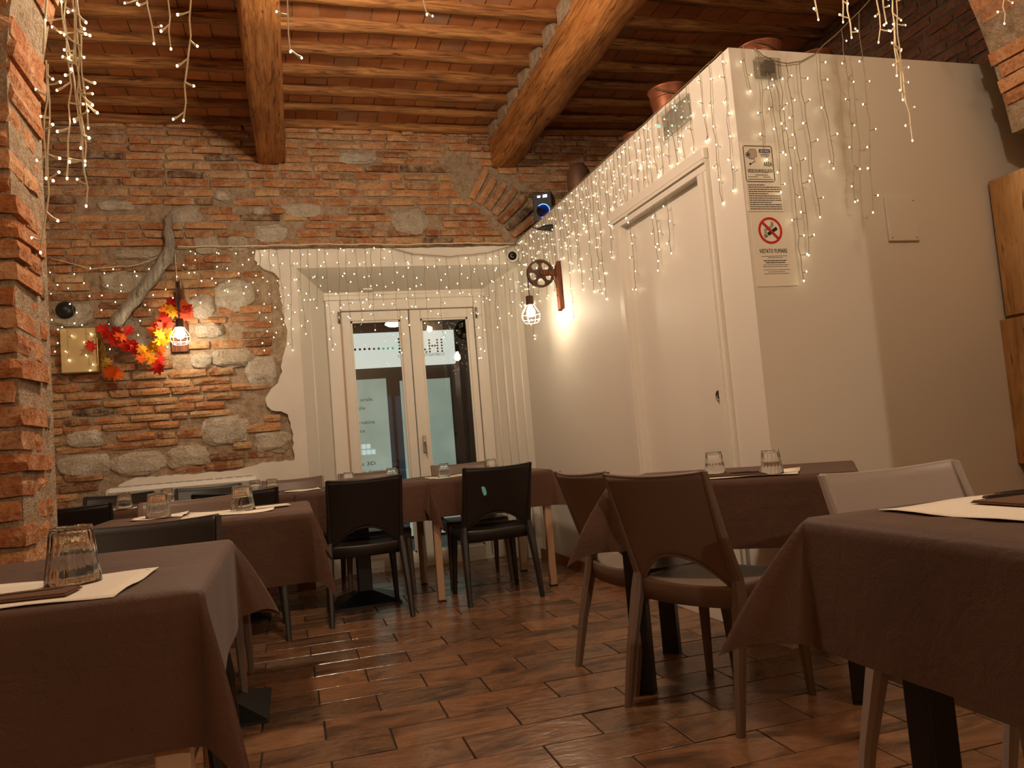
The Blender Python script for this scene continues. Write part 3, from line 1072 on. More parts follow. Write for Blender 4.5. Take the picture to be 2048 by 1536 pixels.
MB().lathe([(0.012, 2.47), (0.03, 2.44), (0.10, 2.37), (0.105, 2.355), (0.07, 2.335), (0.02, 2.325), (0.0001, 2.324)], 24).build('shade', 'street_lamp_glow', sl, True)
MB().tube([(0, 0, 2.46), (0, 0, 3.4), (0, 1.03, 3.45)], 0.008, 6).build('bracket', 'black_metal', sl)

# ================================================================ FURNITURE
# ---- chairs (one moulded shape; black, taupe, and taupe with painted sheen)
def sweep_rect(path, m_, ch=0.25):
    """path: (x, y, z, width_x, depth_y) with chamfered rectangular section"""
    vs, fs = [], []
    for (x, y, z, a, b) in path:
        ca, cb = a*ch, b*ch
        for (u, v) in ((-a/2+ca, -b/2), (a/2-ca, -b/2), (a/2, -b/2+cb), (a/2, b/2-cb), (a/2-ca, b/2), (-a/2+ca, b/2), (-a/2, b/2-cb), (-a/2, -b/2+cb)):
            vs.append((x+u, y+v, z))
    for i in range(len(path)-1):
        for k in range(8):
            k2 = (k+1) % 8
            fs.append((i*8+k, i*8+k2, (i+1)*8+k2, (i+1)*8+k))
    fs += [tuple(range(7, -1, -1)), tuple((len(path)-1)*8+k for k in range(8))]
    return m_.add(vs, fs)

def back_shell():
    NU, NV = 24, 14
    th = 0.012
    def surf(u, v, side_):
        zb = 0.428 + (0.108*(1-abs(u/0.92)**2.2) if abs(u) < 0.92 else 0.0)
        zt = 0.822 - 0.010*(1-u*u)
        z_ = zb+(zt-zb)*v
        hv = max(0, min(1, (z_-0.43)/0.39))
        x_ = u*(0.205+0.006*hv)
        y_ = -0.160-0.135*hv-0.034*(1-u*u)*(0.5+0.5*hv)
        return Vector((x_, y_+side_*th/2, z_))
    vs, fs = [], []
    for s_ in (1, -1):
        for j in range(NV+1):
            for i in range(NU+1):
                vs.append(surf(-1+2*i/NU, j/NV, s_))
    W, T = NU+1, (NU+1)*(NV+1)
    for j in range(NV):
        for i in range(NU):
            a, b, c, d = j*W+i, j*W+i+1, (j+1)*W+i+1, (j+1)*W+i
            fs.append((a, b, c, d))
            fs.append((T+a, T+d, T+c, T+b))
    for i in range(NU):
        fs.append((i, T+i, T+i+1, i+1))
        q = NV*W+i
        fs.append((q, q+1, T+q+1, T+q))
    for j in range(NV):
        fs.append((j*W, (j+1)*W, T+(j+1)*W, T+j*W))
        q = j*W+NU
        fs.append((q, T+q, T+q+W, q+W))
    m_ = MB().add(vs, fs)
    rim = []
    for i in range(NU+1):
        u = -1+2*i/NU
        q = surf(u, 1, 0)
        rim.append((q.x, q.y, q.z-0.002))
    m_.tube(rim, 0.0068, 6)
    rim = []
    for i in range(NU+1):
        u = (-1+2*i/NU)*0.92
        q = surf(u, 0, 0)
        rim.append((q.x, q.y, q.z))
    m_.tube(rim, 0.0075, 6)
    return m_

def seat_shell():
    NU, NV = 16, 14
    vs, fs = [], []
    def pt(u, v):
        hw = 0.205+0.012*v
        x_ = u*hw
        yr = -0.165-0.034*(1-u*u)
        yf_ = 0.205+0.018*(1-u*u)
        y_ = yr+(yf_-yr)*v
        z_ = 0.438-0.014*(1-u*u)*(1-((v-0.45)/0.55)**2)
        if v > 0.9: z_ -= 0.010*(v-0.9)/0.1
        return (x_, y_, z_)
    for j in range(NV+1):
        for i in range(NU+1):
            vs.append(pt(-1+2*i/NU, j/NV))
    W = NU+1
    for j in range(NV):
        for i in range(NU):
            fs.append((j*W+i, j*W+i+1, (j+1)*W+i+1, (j+1)*W+i))
    ring = [i for i in range(W)]+[j*W+NU for j in range(1, NV+1)]+[NV*W+i for i in range(NU-1, -1, -1)]+[j*W for j in range(NV-1, 0, -1)]
    b = len(vs)
    for (dz, k_) in ((0.012, 1.012), (0.072, 1.0), (0.072, 0.94)):
        for q in ring:
            x, y, z_ = vs[q]
            vs.append((x*k_, (y-0.02)*k_+0.02, 0.437-dz))
    n = len(ring)
    for a in range(3):
        src = ring if a == 0 else [b+(a-1)*n+k for k in range(n)]
        dst = [b+a*n+k for k in range(n)]
        for k in range(n):
            fs.append((src[k], dst[k], dst[(k+1) % n], src[(k+1) % n]))
    fs.append(tuple(b+2*n+k for k in range(n-1, -1, -1)))
    return MB().add(vs, fs)

CH = {}
def chair_meshes(mat):
    if mat in CH: return CH[mat]
    d = {}
    d['backrest'] = back_shell().mesh('backrest', mat, True)
    me = seat_shell().mesh('seat', mat, True)
    d['seat'] = me
    legs = []
    for s_ in (-1, 1):
        m_ = MB()
        sweep_rect([(s_*0.228, -0.262, 0, 0.026, 0.028), (s_*0.222, -0.222, 0.20, 0.036, 0.036), (s_*0.212, -0.172, 0.395, 0.046, 0.050),
                    (s_*0.206, -0.163, 0.46, 0.034, 0.046), (s_*0.206, -0.222, 0.62, 0.024, 0.036), (s_*0.210, -0.292, 0.822, 0.018, 0.026)], m_)
        legs.append(m_.mesh('leg', mat))
    for s_ in (-1, 1):
        m_ = MB()
        sweep_rect([(s_*0.212, 0.205, 0, 0.026, 0.028), (s_*0.204, 0.196, 0.20, 0.034, 0.034), (s_*0.194, 0.184, 0.405, 0.046, 0.046)], m_)
        legs.append(m_.mesh('leg', mat))
    d['legs'] = legs
    CH[mat] = d
    return d

def chair(x, y, face, mat, label, group='moulded dining chairs', sticker=False):
    """face: heading of the chair's front in degrees (0 = +X, 90 = +Y); x, y = middle of the rear feet"""
    a = math.radians(face)
    fx, fy = math.cos(a), math.sin(a)
    o = empty('dining_chair', (x+fx*0.262, y+fy*0.262, 0), a-PI/2, label=label, cat='chair', group=group)
    d = chair_meshes(mat)
    bk = link('backrest', d['backrest'], o)
    link('seat', d['seat'], o)
    for q in d['legs']: link('leg', q, o)
    if sticker:
        st_ = MB().add([(-0.105, -0.262, 0.690), (-0.085, -0.266, 0.693), (-0.078, -0.262, 0.670), (-0.080, -0.257, 0.640), (-0.086, -0.256, 0.648), (-0.092, -0.255, 0.636), (-0.102, -0.255, 0.660)], [(0, 1, 2, 3, 4, 5, 6)])
        st_ = MB().prism([(-0.108, 0.700), (-0.094, 0.706), (-0.084, 0.694), (-0.078, 0.668), (-0.081, 0.648), (-0.087, 0.655), (-0.091, 0.644), (-0.097, 0.652), (-0.104, 0.672)], -0.283, -0.262)
        tag(st_.build('sticker', 'teal_sticker', bk), label='torn pale blue sticker')
    return o
BLK, BRN, SHEEN = 'plastic_black', 'plastic_brown', 'plastic_taupe_sheen'
chair(0.378, 4.573, 91.5, BLK, 'black plastic chair standing in front of the left glass door leaf')
chair(1.18, 4.605, 91.5, BLK, 'black plastic chair with a torn blue sticker on its back', sticker=True)
chair(1.18, 2.415, 25, BRN, 'brown plastic chair in the right foreground with its whole back in view')
chair(1.122, 2.93, 6.5, BRN, 'brown plastic chair half hidden behind the foreground brown chair')
chair(1.455, 1.62, -88, SHEEN, 'taupe plastic chair with painted pale sheen behind the tablecloth at the right edge')
chair(-0.435, 2.44, -87, BLK, 'black plastic chair pushed up behind the large near-left tumbler')
chair(-0.475, 3.86, -88, BRN, 'taupe plastic chair behind the second table on the left')
chair(-0.31, 4.42, 91, BLK, 'black plastic chair right of the taupe chair in the left middle row')
chair(-1.12, 4.40, 92, BLK, 'black plastic chair beside the brick pier, leftmost of the middle row')
chair(-1.145, 5.76, -91, BLK, 'black chair against the brick wall, leftmost in the far row')
chair(-0.58, 5.76, -90, BLK, 'black chair against the wall in front of the white fan coil')
chair(-0.022, 5.76, -89, BRN, 'dark brown chair at the far row beside the end of the brickwork')
chair(0.515, 5.78, -90, BRN, 'brown chair with its back to the left glass door leaf')
chair(1.20, 5.78, -90, BRN, 'brown chair with its back to the right glass door leaf')

# ---- tables
def table(x, y, rz, wx, dy, ztop, kind, label, base=None, leg=0.05, inset=0.05):
    o = empty('dining_table', (x, y, 0), rz, label=label, cat='table', group='dining tables under brown cloths')
    MB().box(-wx/2, wx/2, -dy/2, dy/2, ztop-0.028, ztop-0.0035, 0.005).build('tabletop', 'tabletop', o)
    if kind == 'pedestal':
        bx_, by_ = base or (0, 0)
        h = 0.21
        MB().add([(bx_-h, by_-h, 0), (bx_+h, by_-h, 0), (bx_+h, by_+h, 0), (bx_-h, by_+h, 0), (bx_-h, by_-h, .012), (bx_+h, by_-h, .012), (bx_+h, by_+h, .012), (bx_-h, by_+h, .012),
                  (bx_-.05, by_-.05, .075), (bx_+.05, by_-.05, .075), (bx_+.05, by_+.05, .075), (bx_-.05, by_+.05, .075)],
                 [(0, 3, 2, 1), (0, 1, 5, 4), (1, 2, 6, 5), (2, 3, 7, 6), (3, 0, 4, 7), (4, 5, 9, 8), (5, 6, 10, 9), (6, 7, 11, 10), (7, 4, 8, 11), (8, 9, 10, 11)]).build('base', 'black_metal', o)
        MB().box(bx_-.045, bx_+.045, by_-.045, by_+.045, 0.07, ztop-0.03, 0.006).build('column', 'black_metal', o)
    else:
        mat = 'beige_metal' if kind == 'beige' else 'black_metal'
        for sx in (-1, 1):
            for sy in (-1, 1):
                cx_, cy_ = sx*(wx/2-inset), sy*(dy/2-inset)
                lg = MB().box(cx_-leg/2, cx_+leg/2, cy_-leg/2, cy_+leg/2, 0.008, ztop-0.03, 0.004).build('leg', mat, o)
                MB().box(cx_-leg/2, cx_+leg/2, cy_-leg/2, cy_+leg/2, 0, 0.008).build('foot_pad', 'black_rubber', lg)
        a = MB()
        a.box(-wx/2+inset, wx/2-inset, -dy/2+inset-.012, -dy/2+inset+.012, ztop-.07, ztop-.03)
        a.box(-wx/2+inset, wx/2-inset, dy/2-inset-.012, dy/2-inset+.012, ztop-.07, ztop-.03)
        a.box(-wx/2+inset-.012, -wx/2+inset+.012, -dy/2+inset, dy/2-inset, ztop-.07, ztop-.03)
        a.box(wx/2-inset-.012, wx/2-inset+.012, -dy/2+inset, dy/2-inset, ztop-.07, ztop-.03)
        a.build('apron', mat, o)
    return o

def cloth(x, y, rz, wx, dy, ztop, label, drops=(0.27, 0.27, 0.27, 0.27), flaps=None, side=5, seed=0):
    """drops: right(+x), far(+y), left(-x), near(-y)
    flaps at far-right, far-left, near-left, near-right: (stiffness, opening deg, swing deg)"""
    flaps = flaps or [(0.7, 25, 0)]*4
    rs = random.Random(seed)
    ph = [rs.uniform(0, 6.28) for _ in range(8)]
    N, MC = 30, 26
    hx, hy = wx/2+0.004, dy/2+0.004
    cor = [(hx, -hy), (hx, hy), (-hx, hy), (-hx, -hy)]
    cfl = [flaps[3], flaps[0], flaps[1], flaps[2]]
    azs = [0, 90, 180, 270]
    per = []      # (anchor, azimuth, length, angle from vertical, flap weight)
    for s_ in range(4):
        a, b = cor[s_], cor[(s_+1) % 4]
        L = math.hypot(b[0]-a[0], b[1]-a[1])
        D0, D1 = drops[(s_-1) % 4], drops[s_]
        st, op, sw = cfl[s_]
        az0 = azs[s_]-90
        for i in range(MC):          # corner between side s_-1 and side s_
            th = 90.0*(i+0.5)/MC
            r_ = math.radians(th)
            ln = min(D0/max(math.cos(r_), 1e-4), D1/max(math.sin(r_), 1e-4))
            al = th if th < 45 else 90-th
            f_ = al/45
            al = side+(45*st-side)*(f_**0.85)
            az = az0+45+sw*f_+(th-45)/45*(op+(45-op)*(1-f_)**3)
            per.append((a, math.radians(az), ln, math.radians(al), f_))
        for i in range(1, N):
            t_ = i/N
            fl = side+1.5*math.sin(t_*L*13+ph[s_])
            per.append(((a[0]+(b[0]-a[0])*t_, a[1]+(b[1]-a[1])*t_), math.radians(azs[s_]+4*math.sin(t_*9+ph[s_])), D1, math.radians(fl), 0.0))
    vs, fs = [], []
    T = 14
    P = len(per)
    for j in range(T+1):
        t_ = j/T
        for i, (p_, az, ln, fl, k) in enumerate(per):
            s = t_*ln
            R = 0.012
            arc = min(s, R*(PI/2-fl))
            an = arc/R
            ox = R*math.sin(an)
            dz = R*(1-math.cos(an))
            rem = s-arc
            wob = 0.007*t_*math.sin(i*0.33+ph[4])*math.sin(i*0.117+ph[5])*(1-k)
            fall = fl*(1-0.18*t_*k)
            ox += rem*math.sin(fall)+wob
            dz += rem*math.cos(fall)
            vs.append((p_[0]+math.cos(az)*ox, p_[1]+math.sin(az)*ox, ztop-dz))
    for j in range(T):
        for i in range(P):
            i2 = (i+1) % P
            fs.append((j*P+i, j*P+i2, (j+1)*P+i2, (j+1)*P+i))
    G = 9
    base = len(vs)
    for g_ in range(1, G):
        q = 1-(g_/G)
        for i, (p_, az, ln, fl, k) in enumerate(per):
            x_, y_ = p_[0]*q, p_[1]*q
            z_ = ztop+0.0045*mnoise.noise(Vector((x_*3+seed*3, y_*13, seed)))*min(1, g_/2)
            vs.append((x_, y_, z_))
    for g_ in range(G-1):
        a = 0 if g_ == 0 else base+(g_-1)*P
        b = base+g_*P
        for i in range(P):
            i2 = (i+1) % P
            fs.append((a+i, b+i, b+i2, a+i2))
    c_ = len(vs)
    vs.append((0, 0, ztop))
    b = base+(G-2)*P
    for i in range(P):
        fs.append((b+i, c_, b+(i+1) % P))
    o = MB().add(vs, fs).build('tablecloth', 'cloth_brown', None, True, (x, y, 0), (0, 0, rz))
    # weld the repeated corner points
    bm = bmesh.new()
    bm.from_mesh(o.data)
    bmesh.ops.remove_doubles(bm, verts=bm.verts[:], dist=0.0003)
    bmesh.ops.recalc_face_normals(bm, faces=bm.faces[:])
    bm.to_mesh(o.data)
    bm.free()
    return tag(o, label, 'tablecloth', 'brown tablecloths')

# near left
table(-0.575, 1.78, math.radians(1), 0.80, 0.80, 0.772, 'beige', 'table with beige square legs in the left foreground', leg=0.055)
cloth(-0.575, 1.78, math.radians(1), 0.80, 0.80, 0.774, 'brown cloth on the near-left table under the large tumbler', (0.21, 0.22, 0.25, 0.25), [(1.0, 12, 4), (0.5, 20, 0), (0.4, 30, 0), (0.48, 38, 0)], 1.5, 1)
# second left
table(-0.36, 3.36, 0, 0.80, 0.64, 0.770, 'pedestal', 'pedestal table second from the viewer on the left', (0.0, -0.03))
cloth(-0.36, 3.36, 0, 0.80, 0.64, 0.772, 'brown cloth on the second table on the left', (0.22, 0.24, 0.24, 0.27), [(0.6, 16, -10), (0.5, 15, 0), (0.5, 15, 0), (0.42, 22, 14)], 4, 2)
# far row
table(-1.215, 5.25, 0, 0.79, 0.70, 0.752, 'pedestal', 'pedestal table at the left end of the far row')
cloth(-1.215, 5.25, 0, 0.79, 0.70, 0.754, 'brown cloth on the leftmost table of the far row', (0.02, 0.22, 0.22, 0.24), [(0.2, 10, 0)]*4, 2, 3)
table(-0.405, 5.25, 0, 0.79, 0.70, 0.752, 'pedestal', 'pedestal table in the far row beside the fan coil')
cloth(-0.405, 5.25, 0, 0.79, 0.70, 0.754, 'brown cloth on the far-row table in front of the fan coil', (0.02, 0.22, 0.02, 0.24), [(0.2, 10, 0)]*4, 2, 4)
table(0.395, 5.225, 0, 0.78, 0.70, 0.752, 'pedestal', 'pedestal table of the far row in front of the left glass door leaf')
cloth(0.395, 5.225, 0, 0.78, 0.70, 0.754, 'brown cloth on the far-row table in front of the left glass door leaf', (0.22, 0.22, 0.02, 0.25), [(0.1, 8, 0), (0.2, 10, 0), (0.2, 10, 0), (0.55, 30, -6)], 0.5, 5)
table(1.205, 5.235, 0, 0.80, 0.74, 0.754, 'beige', 'table with beige square legs at the right end of the far row', leg=0.045, inset=0.03)
cloth(1.205, 5.235, 0, 0.80, 0.74, 0.756, 'brown cloth on the table at the right end of the far row', (0.22, 0.22, 0.17, 0.24), [(0.7, 16, 10), (0.1, 10, 0), (0.7, 26, 30), (0.9, 12, 14)], 0.8, 6)
# right, set diagonally by the partition corner
T6R = math.radians(-38)
table(1.655, 2.705, T6R, 0.84, 0.62, 0.770, 'black', 'table with black steel legs set diagonally by the partition corner', leg=0.07)
cloth(1.655, 2.705, T6R, 0.84, 0.62, 0.772, 'brown cloth on the diagonal table by the partition corner', (0.20, 0.03, 0.24, 0.25), [(0.2, 10, 0), (0.3, 14, 0), (0.95, 16, -8), (0.3, 20, 0)], 4, 7)
# near right
table(1.372, 0.93, 0, 0.80, 0.80, 0.770, 'black', 'table with black steel legs in the right foreground', leg=0.06, inset=0.12)
cloth(1.372, 0.93, 0, 0.80, 0.80, 0.772, 'brown cloth on the near-right table', (0.25, 0.25, 0.25, 0.25), [(0.5, 20, 0), (0.98, 38, 6), (0.4, 22, 0), (0.4, 20, 0)], 6, 8)

# ---- tumblers, upside down
GL = {}
def tumbler(x, y, z, label, h=0.095, r=0.043, group='upturned tumblers'):
    key = (round(h, 3), round(r, 3))
    if key not in GL:
        n = 72
        r0, r1 = r, r*0.76
        def fl(k, hh):
            if hh > h*0.42 and hh < h*0.93:
                return 1-0.045*(1-abs(math.cos(18*PI*k/n)))
            return 1.0
        outer = [(r0, 0), (r0*0.985, h*0.10), (r0-(r0-r1)*0.40, h*0.40), (r0-(r0-r1)*0.46, h*0.44), (r0-(r0-r1)*0.70, h*0.70), (r0-(r0-r1)*0.9, h*0.90), (r1*0.98, h*0.98), (r1*0.93, h)]
        th = 0.0022
        inner = [(r1*0.55, h*0.965), (0.0001, h*0.955)]
        m_ = MB()
        prof = [(0.0001, h*0.925), (r1*0.80, h*0.92), (r1-th*0.9, h*0.89), (r0-(r0-r1)*0.45-th*1.1, h*0.44), (r0-th, 0.002), (r0-th*0.5, 0.0)]+outer+inner
        m_.lathe(prof, n, 'z', (0, 0, 0), lambda k, hh: fl(k, hh))
        GL[key] = m_.mesh('tumbler', 'glassware', True)
    o = link('tumbler', GL[key], None, (x, y, z), (0, 0, random.uniform(0, 1)))
    return tag(o, label, 'glass', group)
tumbler(-0.405, 1.625, 0.7785, 'large upturned tumbler on the near-left table', 0.103, 0.048)
tumbler(-0.545, 3.47, 0.7765, 'upturned tumbler at the left of the second table', 0.098, 0.049)
tumbler(-0.213, 3.37, 0.7765, 'upturned tumbler near the white napkin on the second table', 0.100, 0.049)
tumbler(-0.955, 4.955, 0.7585, 'upturned tumbler beside the leftmost black chair of the middle row', 0.092, 0.045)
tumbler(-0.765, 5.22, 0.7585, 'upturned tumbler in front of the left end of the fan coil', 0.090, 0.044)
tumbler(-0.255, 5.36, 0.7585, 'left one of the tumbler pair at the right end of the fan coil', 0.088, 0.043)
tumbler(-0.145, 5.20, 0.7585, 'right one of the tumbler pair at the right end of the fan coil', 0.090, 0.044)
tumbler(0.335, 5.22, 0.7585, 'upturned tumbler behind the left corner of the black chair at the left door leaf', 0.088, 0.043)
tumbler(0.625, 5.28, 0.7585, 'upturned tumbler in front of the glass of the left door leaf', 0.088, 0.043)
tumbler(0.955, 5.13, 0.7605, 'upturned tumbler on a placemat in front of the right door leaf', 0.090, 0.044)
tumbler(1.31, 5.24, 0.7605, 'upturned tumbler behind the top of the chair with the blue sticker', 0.088, 0.043)
tumbler(1.565, 2.70, 0.7765, 'left tumbler on the diagonal table in front of the sliding door', 0.084, 0.040)
tumbler(1.625, 2.415, 0.7765, 'right tumbler on the diagonal table below the signs', 0.084, 0.040)

# ---- placemats, napkins, cutlery
def placemat(x, y, z, rz, label, wx=0.40, dy=0.30, cut=0.0):
    m_ = MB()
    nx, ny = 10, 8
    vs, fs = [], []
    for j in range(ny+1):
        for i in range(nx+1):
            u, v = (i/nx-0.5)*wx, (j/ny-0.5)*dy
            e = abs(2*i/nx-1)**6+abs(2*j/ny-1)**6
            vs.append((u, v, 0.0012+0.0035*e*(0.5+0.5*math.sin(i*0.9+j*1.3+x*9))))
    for j in range(ny):
        for i in range(nx):
            fs.append((j*(nx+1)+i, j*(nx+1)+i+1, (j+1)*(nx+1)+i+1, (j+1)*(nx+1)+i))
    n = len(vs)
    vs += [(a, b, c-0.0010) for a, b, c in vs]
    fs += [tuple(n+k for k in reversed(q)) for q in fs[:nx*ny]]
    ring = list(range(nx+1))+[j*(nx+1)+nx for j in range(1, ny+1)]+[ny*(nx+1)+i for i in range(nx-1, -1, -1)]+[j*(nx+1) for j in range(ny-1, 0, -1)]
    for k in range(len(ring)):
        a, b = ring[k], ring[(k+1) % len(ring)]
        fs.append((a, n+a, n+b, b))
    o = m_.add(vs, fs).build('placemat', 'placemat_paper', None, True, (x, y, z), (0, 0, rz))
    return tag(o, label, 'placemat', 'paper placemats')
def napkin(x, y, z, rz, label, wx=0.20, dy=0.10, mat='napkin_brown'):
    o = MB().box(-wx/2, wx/2, -dy/2, dy/2, 0, 0.0025).box(-wx/2+.002, wx/2-.003, -dy/2+.003, dy/2-.002, 0.0027, 0.005, 0.0008).build('napkin', mat, None, False, (x, y, z), (0, 0, rz))
    return tag(o, label, 'napkin', 'folded napkins')
def cutlery(kind, x, y, z, rz, label, mat='cutlery_black'):
    o = empty(kind, (x, y, z), rz, label=label, cat=kind, group='table cutlery')
    h = MB()
    vs, fs = [], []
    prof = [(-0.10, 0.004, 0.003), (-0.095, 0.0075, 0.005), (-0.05, 0.007, 0.005), (0.0, 0.005, 0.004)]
    for (xx, wv, th) in prof:
        vs += [(xx, -wv, 0.0), (xx, wv, 0.0), (xx, wv*0.7, th), (xx, -wv*0.7, th)]
    for i in range(len(prof)-1):
        for k in range(4):
            fs.append((i*4+k, i*4+(k+1) % 4, (i+1)*4+(k+1) % 4, (i+1)*4+k))
    fs += [(0, 1, 2, 3), tuple(len(prof)*4-4+k for k in range(4))]
    h.add(vs, fs).build('handle', mat, o)
    b = MB()
    if kind == 'knife':
        b.add([(0, -.005, .0005), (0.095, -.006, .0005), (0.112, .002, .0005), (0.10, .007, .0005), (0, .005, .0005)]+[(0, -.005, .002), (0.095, -.006, .002), (0.112, .002, .002), (0.10, .007, .002), (0, .005, .002)],
              [(0, 1, 2, 3, 4), (9, 8, 7, 6, 5)]+[(k, (k+1) % 5, (k+1) % 5+5, k+5) for k in range(5)])
        b.build('blade', 'steel' if mat == 'cutlery_black' else mat, o)
    else:
        b.box(0, 0.05, -.004, .004, .001, .003)
        b.box(0.05, 0.065, -.012, .012, .001, .003)
        for k in range(4):
            b.box(0.063, 0.10, -.0115+k*.0065, -.0085+k*.0065, .001, .003)
        b.build('tines', 'steel' if mat == 'cutlery_black' else mat, o)
    return o
placemat(-0.44, 1.555, 0.775, math.radians(-4), 'white paper placemat under the large tumbler', 0.32, 0.30)
napkin(-0.48, 1.50, 0.779, math.radians(-5), 'brown napkin on the near-left placemat', 0.22, 0.075)
cutlery('knife', -0.50, 1.51, 0.7845, math.radians(6), 'black-handled knife on the near-left napkin')
placemat(-0.26, 3.34, 0.7735, 0.0, 'white paper placemat on the second table', 0.34, 0.34)
napkin(-0.10, 3.40, 0.7775, 0.2, 'folded white napkin at the right of the second table', 0.14, 0.07, 'paper')
for k, yy in enumerate((3.27, 3.33)):
    cutlery('fork' if k else 'knife', -0.31, yy, 0.7785, 0.05+0.06*k, ('pale-handled fork' if k else 'pale-handled knife')+' on the second table', 'paper')
placemat(-0.55, 3.52, 0.7735, 0.0, 'white placemat under the left tumbler of the second table', 0.20, 0.24)
placemat(-0.62, 5.20, 0.7555, 0, 'white paper placemat in front of the fan coil', 0.34, 0.30)
cutlery('knife', -0.60, 5.10, 0.7598, 0.1, 'steel knife on the placemat in front of the fan coil', 'steel')
placemat(-0.96, 4.99, 0.7555, 0, 'white paper placemat under the tumbler by the leftmost middle chair', 0.16, 0.14)
placemat(0.04, 5.22, 0.7555, 0.03, 'white paper placemat beside the right tumbler at the fan coil end', 0.22, 0.26)
placemat(0.48, 5.2, 0.7555, 0, 'white placemat on the table at the left door leaf', 0.34, 0.28)
placemat(1.02, 5.11, 0.7575, 0, 'white placemat in front of the right door leaf', 0.36, 0.28)
napkin(1.11, 5.14, 0.7615, 0.12, 'white folded napkin in front of the right door leaf', 0.16, 0.07, 'paper')
placemat(1.55, 2.55, 0.7735, T6R, 'white placemat under both tumblers on the diagonal table', 0.46, 0.26)
napkin(1.535, 2.50, 0.7775, T6R, 'brown napkin on the diagonal table placemat', 0.24, 0.08)
cutlery('knife', 1.50, 2.535, 0.783, T6R+PI+0.25, 'black-handled knife on the diagonal table')
cutlery('fork', 1.515, 2.505, 0.783, T6R+PI-0.05, 'black-handled fork on the diagonal table')
placemat(1.325, 1.125, 0.7735, math.radians(2), 'white placemat on the near-right table', 0.44, 0.35)
napkin(1.385, 1.165, 0.7775, math.radians(2), 'brown napkin on the near-right placemat', 0.26, 0.12)
cutlery('knife', 1.385, 1.215, 0.783, math.radians(-3), 'black-handled knife on the near-right napkin')
cutlery('fork', 1.44, 1.245, 0.783, math.radians(2), 'black-handled fork on the near-right napkin')

# ---- wooden cabinet at the right edge
cb = empty('tall_cabinet', (3.30, 2.6, 0), 0, label='tall light wood cabinet with a dark glass niche at the right edge', cat='cabinet')
MB().box(0.02, 0.6, -0.55, 0.28, 0, 2.02).build('carcass', 'cabinet_wood', cb)
MB().box(0.0, 0.02, -0.55, 0.28, 1.36, 2.02, 0.002).build('door', 'cabinet_wood', cb)
q = MB()
q.box(-0.02, 0.02, 0.185, 0.30, 0.66, 1.345, 0.003)
q.box(-0.02, 0.02, -0.55, 0.185, 1.285, 1.345, 0.003)
q.box(-0.02, 0.02, -0.55, 0.185, 0.66, 0.72, 0.003)
q.build('niche_frame', 'cabinet_wood', cb)
g_ = MB().box(-0.004, 0.018, -0.55, 0.185, 0.72, 1.285).build('glass_panel', 'dark_glass', cb)
MB().ball((-0.012, 0.15, 1.24), 0.010, 10, 6).build('screw', 'steel', g_, True)
MB().box(0.0, 0.02, -0.55, 0.28, 0.08, 0.65, 0.002).build('door', 'cabinet_wood', cb)

# ---- fan coil unit under the brick wall
fc = empty('fan_coil_unit', (-0.755, 5.93, 0), 0, label='low white fan coil unit under the brick wall', cat='heater')
MB().box(-0.50, 0.50, -0.07, 0.075, 0.28, 0.865, 0.035).build('casing', 'white_plastic', fc)
MB().box(-0.47, 0.47, -0.078, -0.068, 0.33, 0.835, 0.004).build('front_panel', 'grey_plastic', fc)
for k in range(14):
    MB().box(-0.45+k*0.066, -0.40+k*0.066, -0.04, 0.04, 0.866, 0.870).build('vent_slat', 'grey_plastic', fc)
lg = MB().lathe([(0.010, 0), (0.010, 0.002)], 14, 'y', (0.02, -0.0805, 0.80)).build('emblem', 'print_grey', fc)
MB().box(0.036, 0.088, -0.0795, -0.078, 0.793, 0.797).box(0.036, 0.080, -0.0795, -0.078, 0.802, 0.807).build('maker_mark', 'print_grey', fc)
MB().box(-0.45, -0.40, -0.05, 0.05, 0, 0.28).box(0.40, 0.45, -0.05, 0.05, 0, 0.28).build('stand', 'white_plastic', fc)

# ================================================================ WALL THINGS
# ---- brass panel, black dome, grey timber
bp = empty('brass_panel', (-1.385, 5.985, 1.835), 0, label='square brushed brass wall panel left of the leaf garland', cat='panel')
MB().box(-0.115, 0.115, -0.045, 0.03, -0.155, 0.155, 0.006).build('face', 'brass_panel', bp)
MB().box(0.108, 0.121, -0.053, 0.03, -0.16, 0.16, 0.004).build('edge_strip', 'brass', bp)
dm = empty('wall_sensor', (-1.475, 5.99, 2.13), 0, label='small black round sensor above the brass panel', cat='sensor')
MB().lathe([(0.0001, -0.05), (0.03, -0.045), (0.05, -0.02), (0.055, 0.02)], 20, 'y').build('dome', 'black_rubber', dm, True)
MB().lathe([(0.062, 0.01), (0.062, 0.035)], 20, 'y').build('base_ring', 'black_metal', dm)
gt = empty('timber_brace', (-0.9, 5.99, 2.4), 0, label='weathered grey bent timber set in the brick wall', cat='timber')
path = [(0.125, 0.02, 0.40), (0.12, 0.0, 0.28), (0.135, -0.02, 0.17), (0.10, -0.03, 0.08), (0.0, -0.04, -0.07), (-0.13, -0.04, -0.23), (-0.27, -0.02, -0.40)]
pp_ = []
for i in range(len(path)-1):
    for k in range(4):
        a, b = Vector(path[i]), Vector(path[i+1])
        pp_.append(a+(b-a)*k/4)
pp_.append(Vector(path[-1]))
rr_ = [0.026+0.020*min(1, i/10)+0.005*math.sin(i*1.7) for i in range(len(pp_))]
MB().tube(pp_, rr_, 9).build('trunk', 'grey_timber', gt, True)

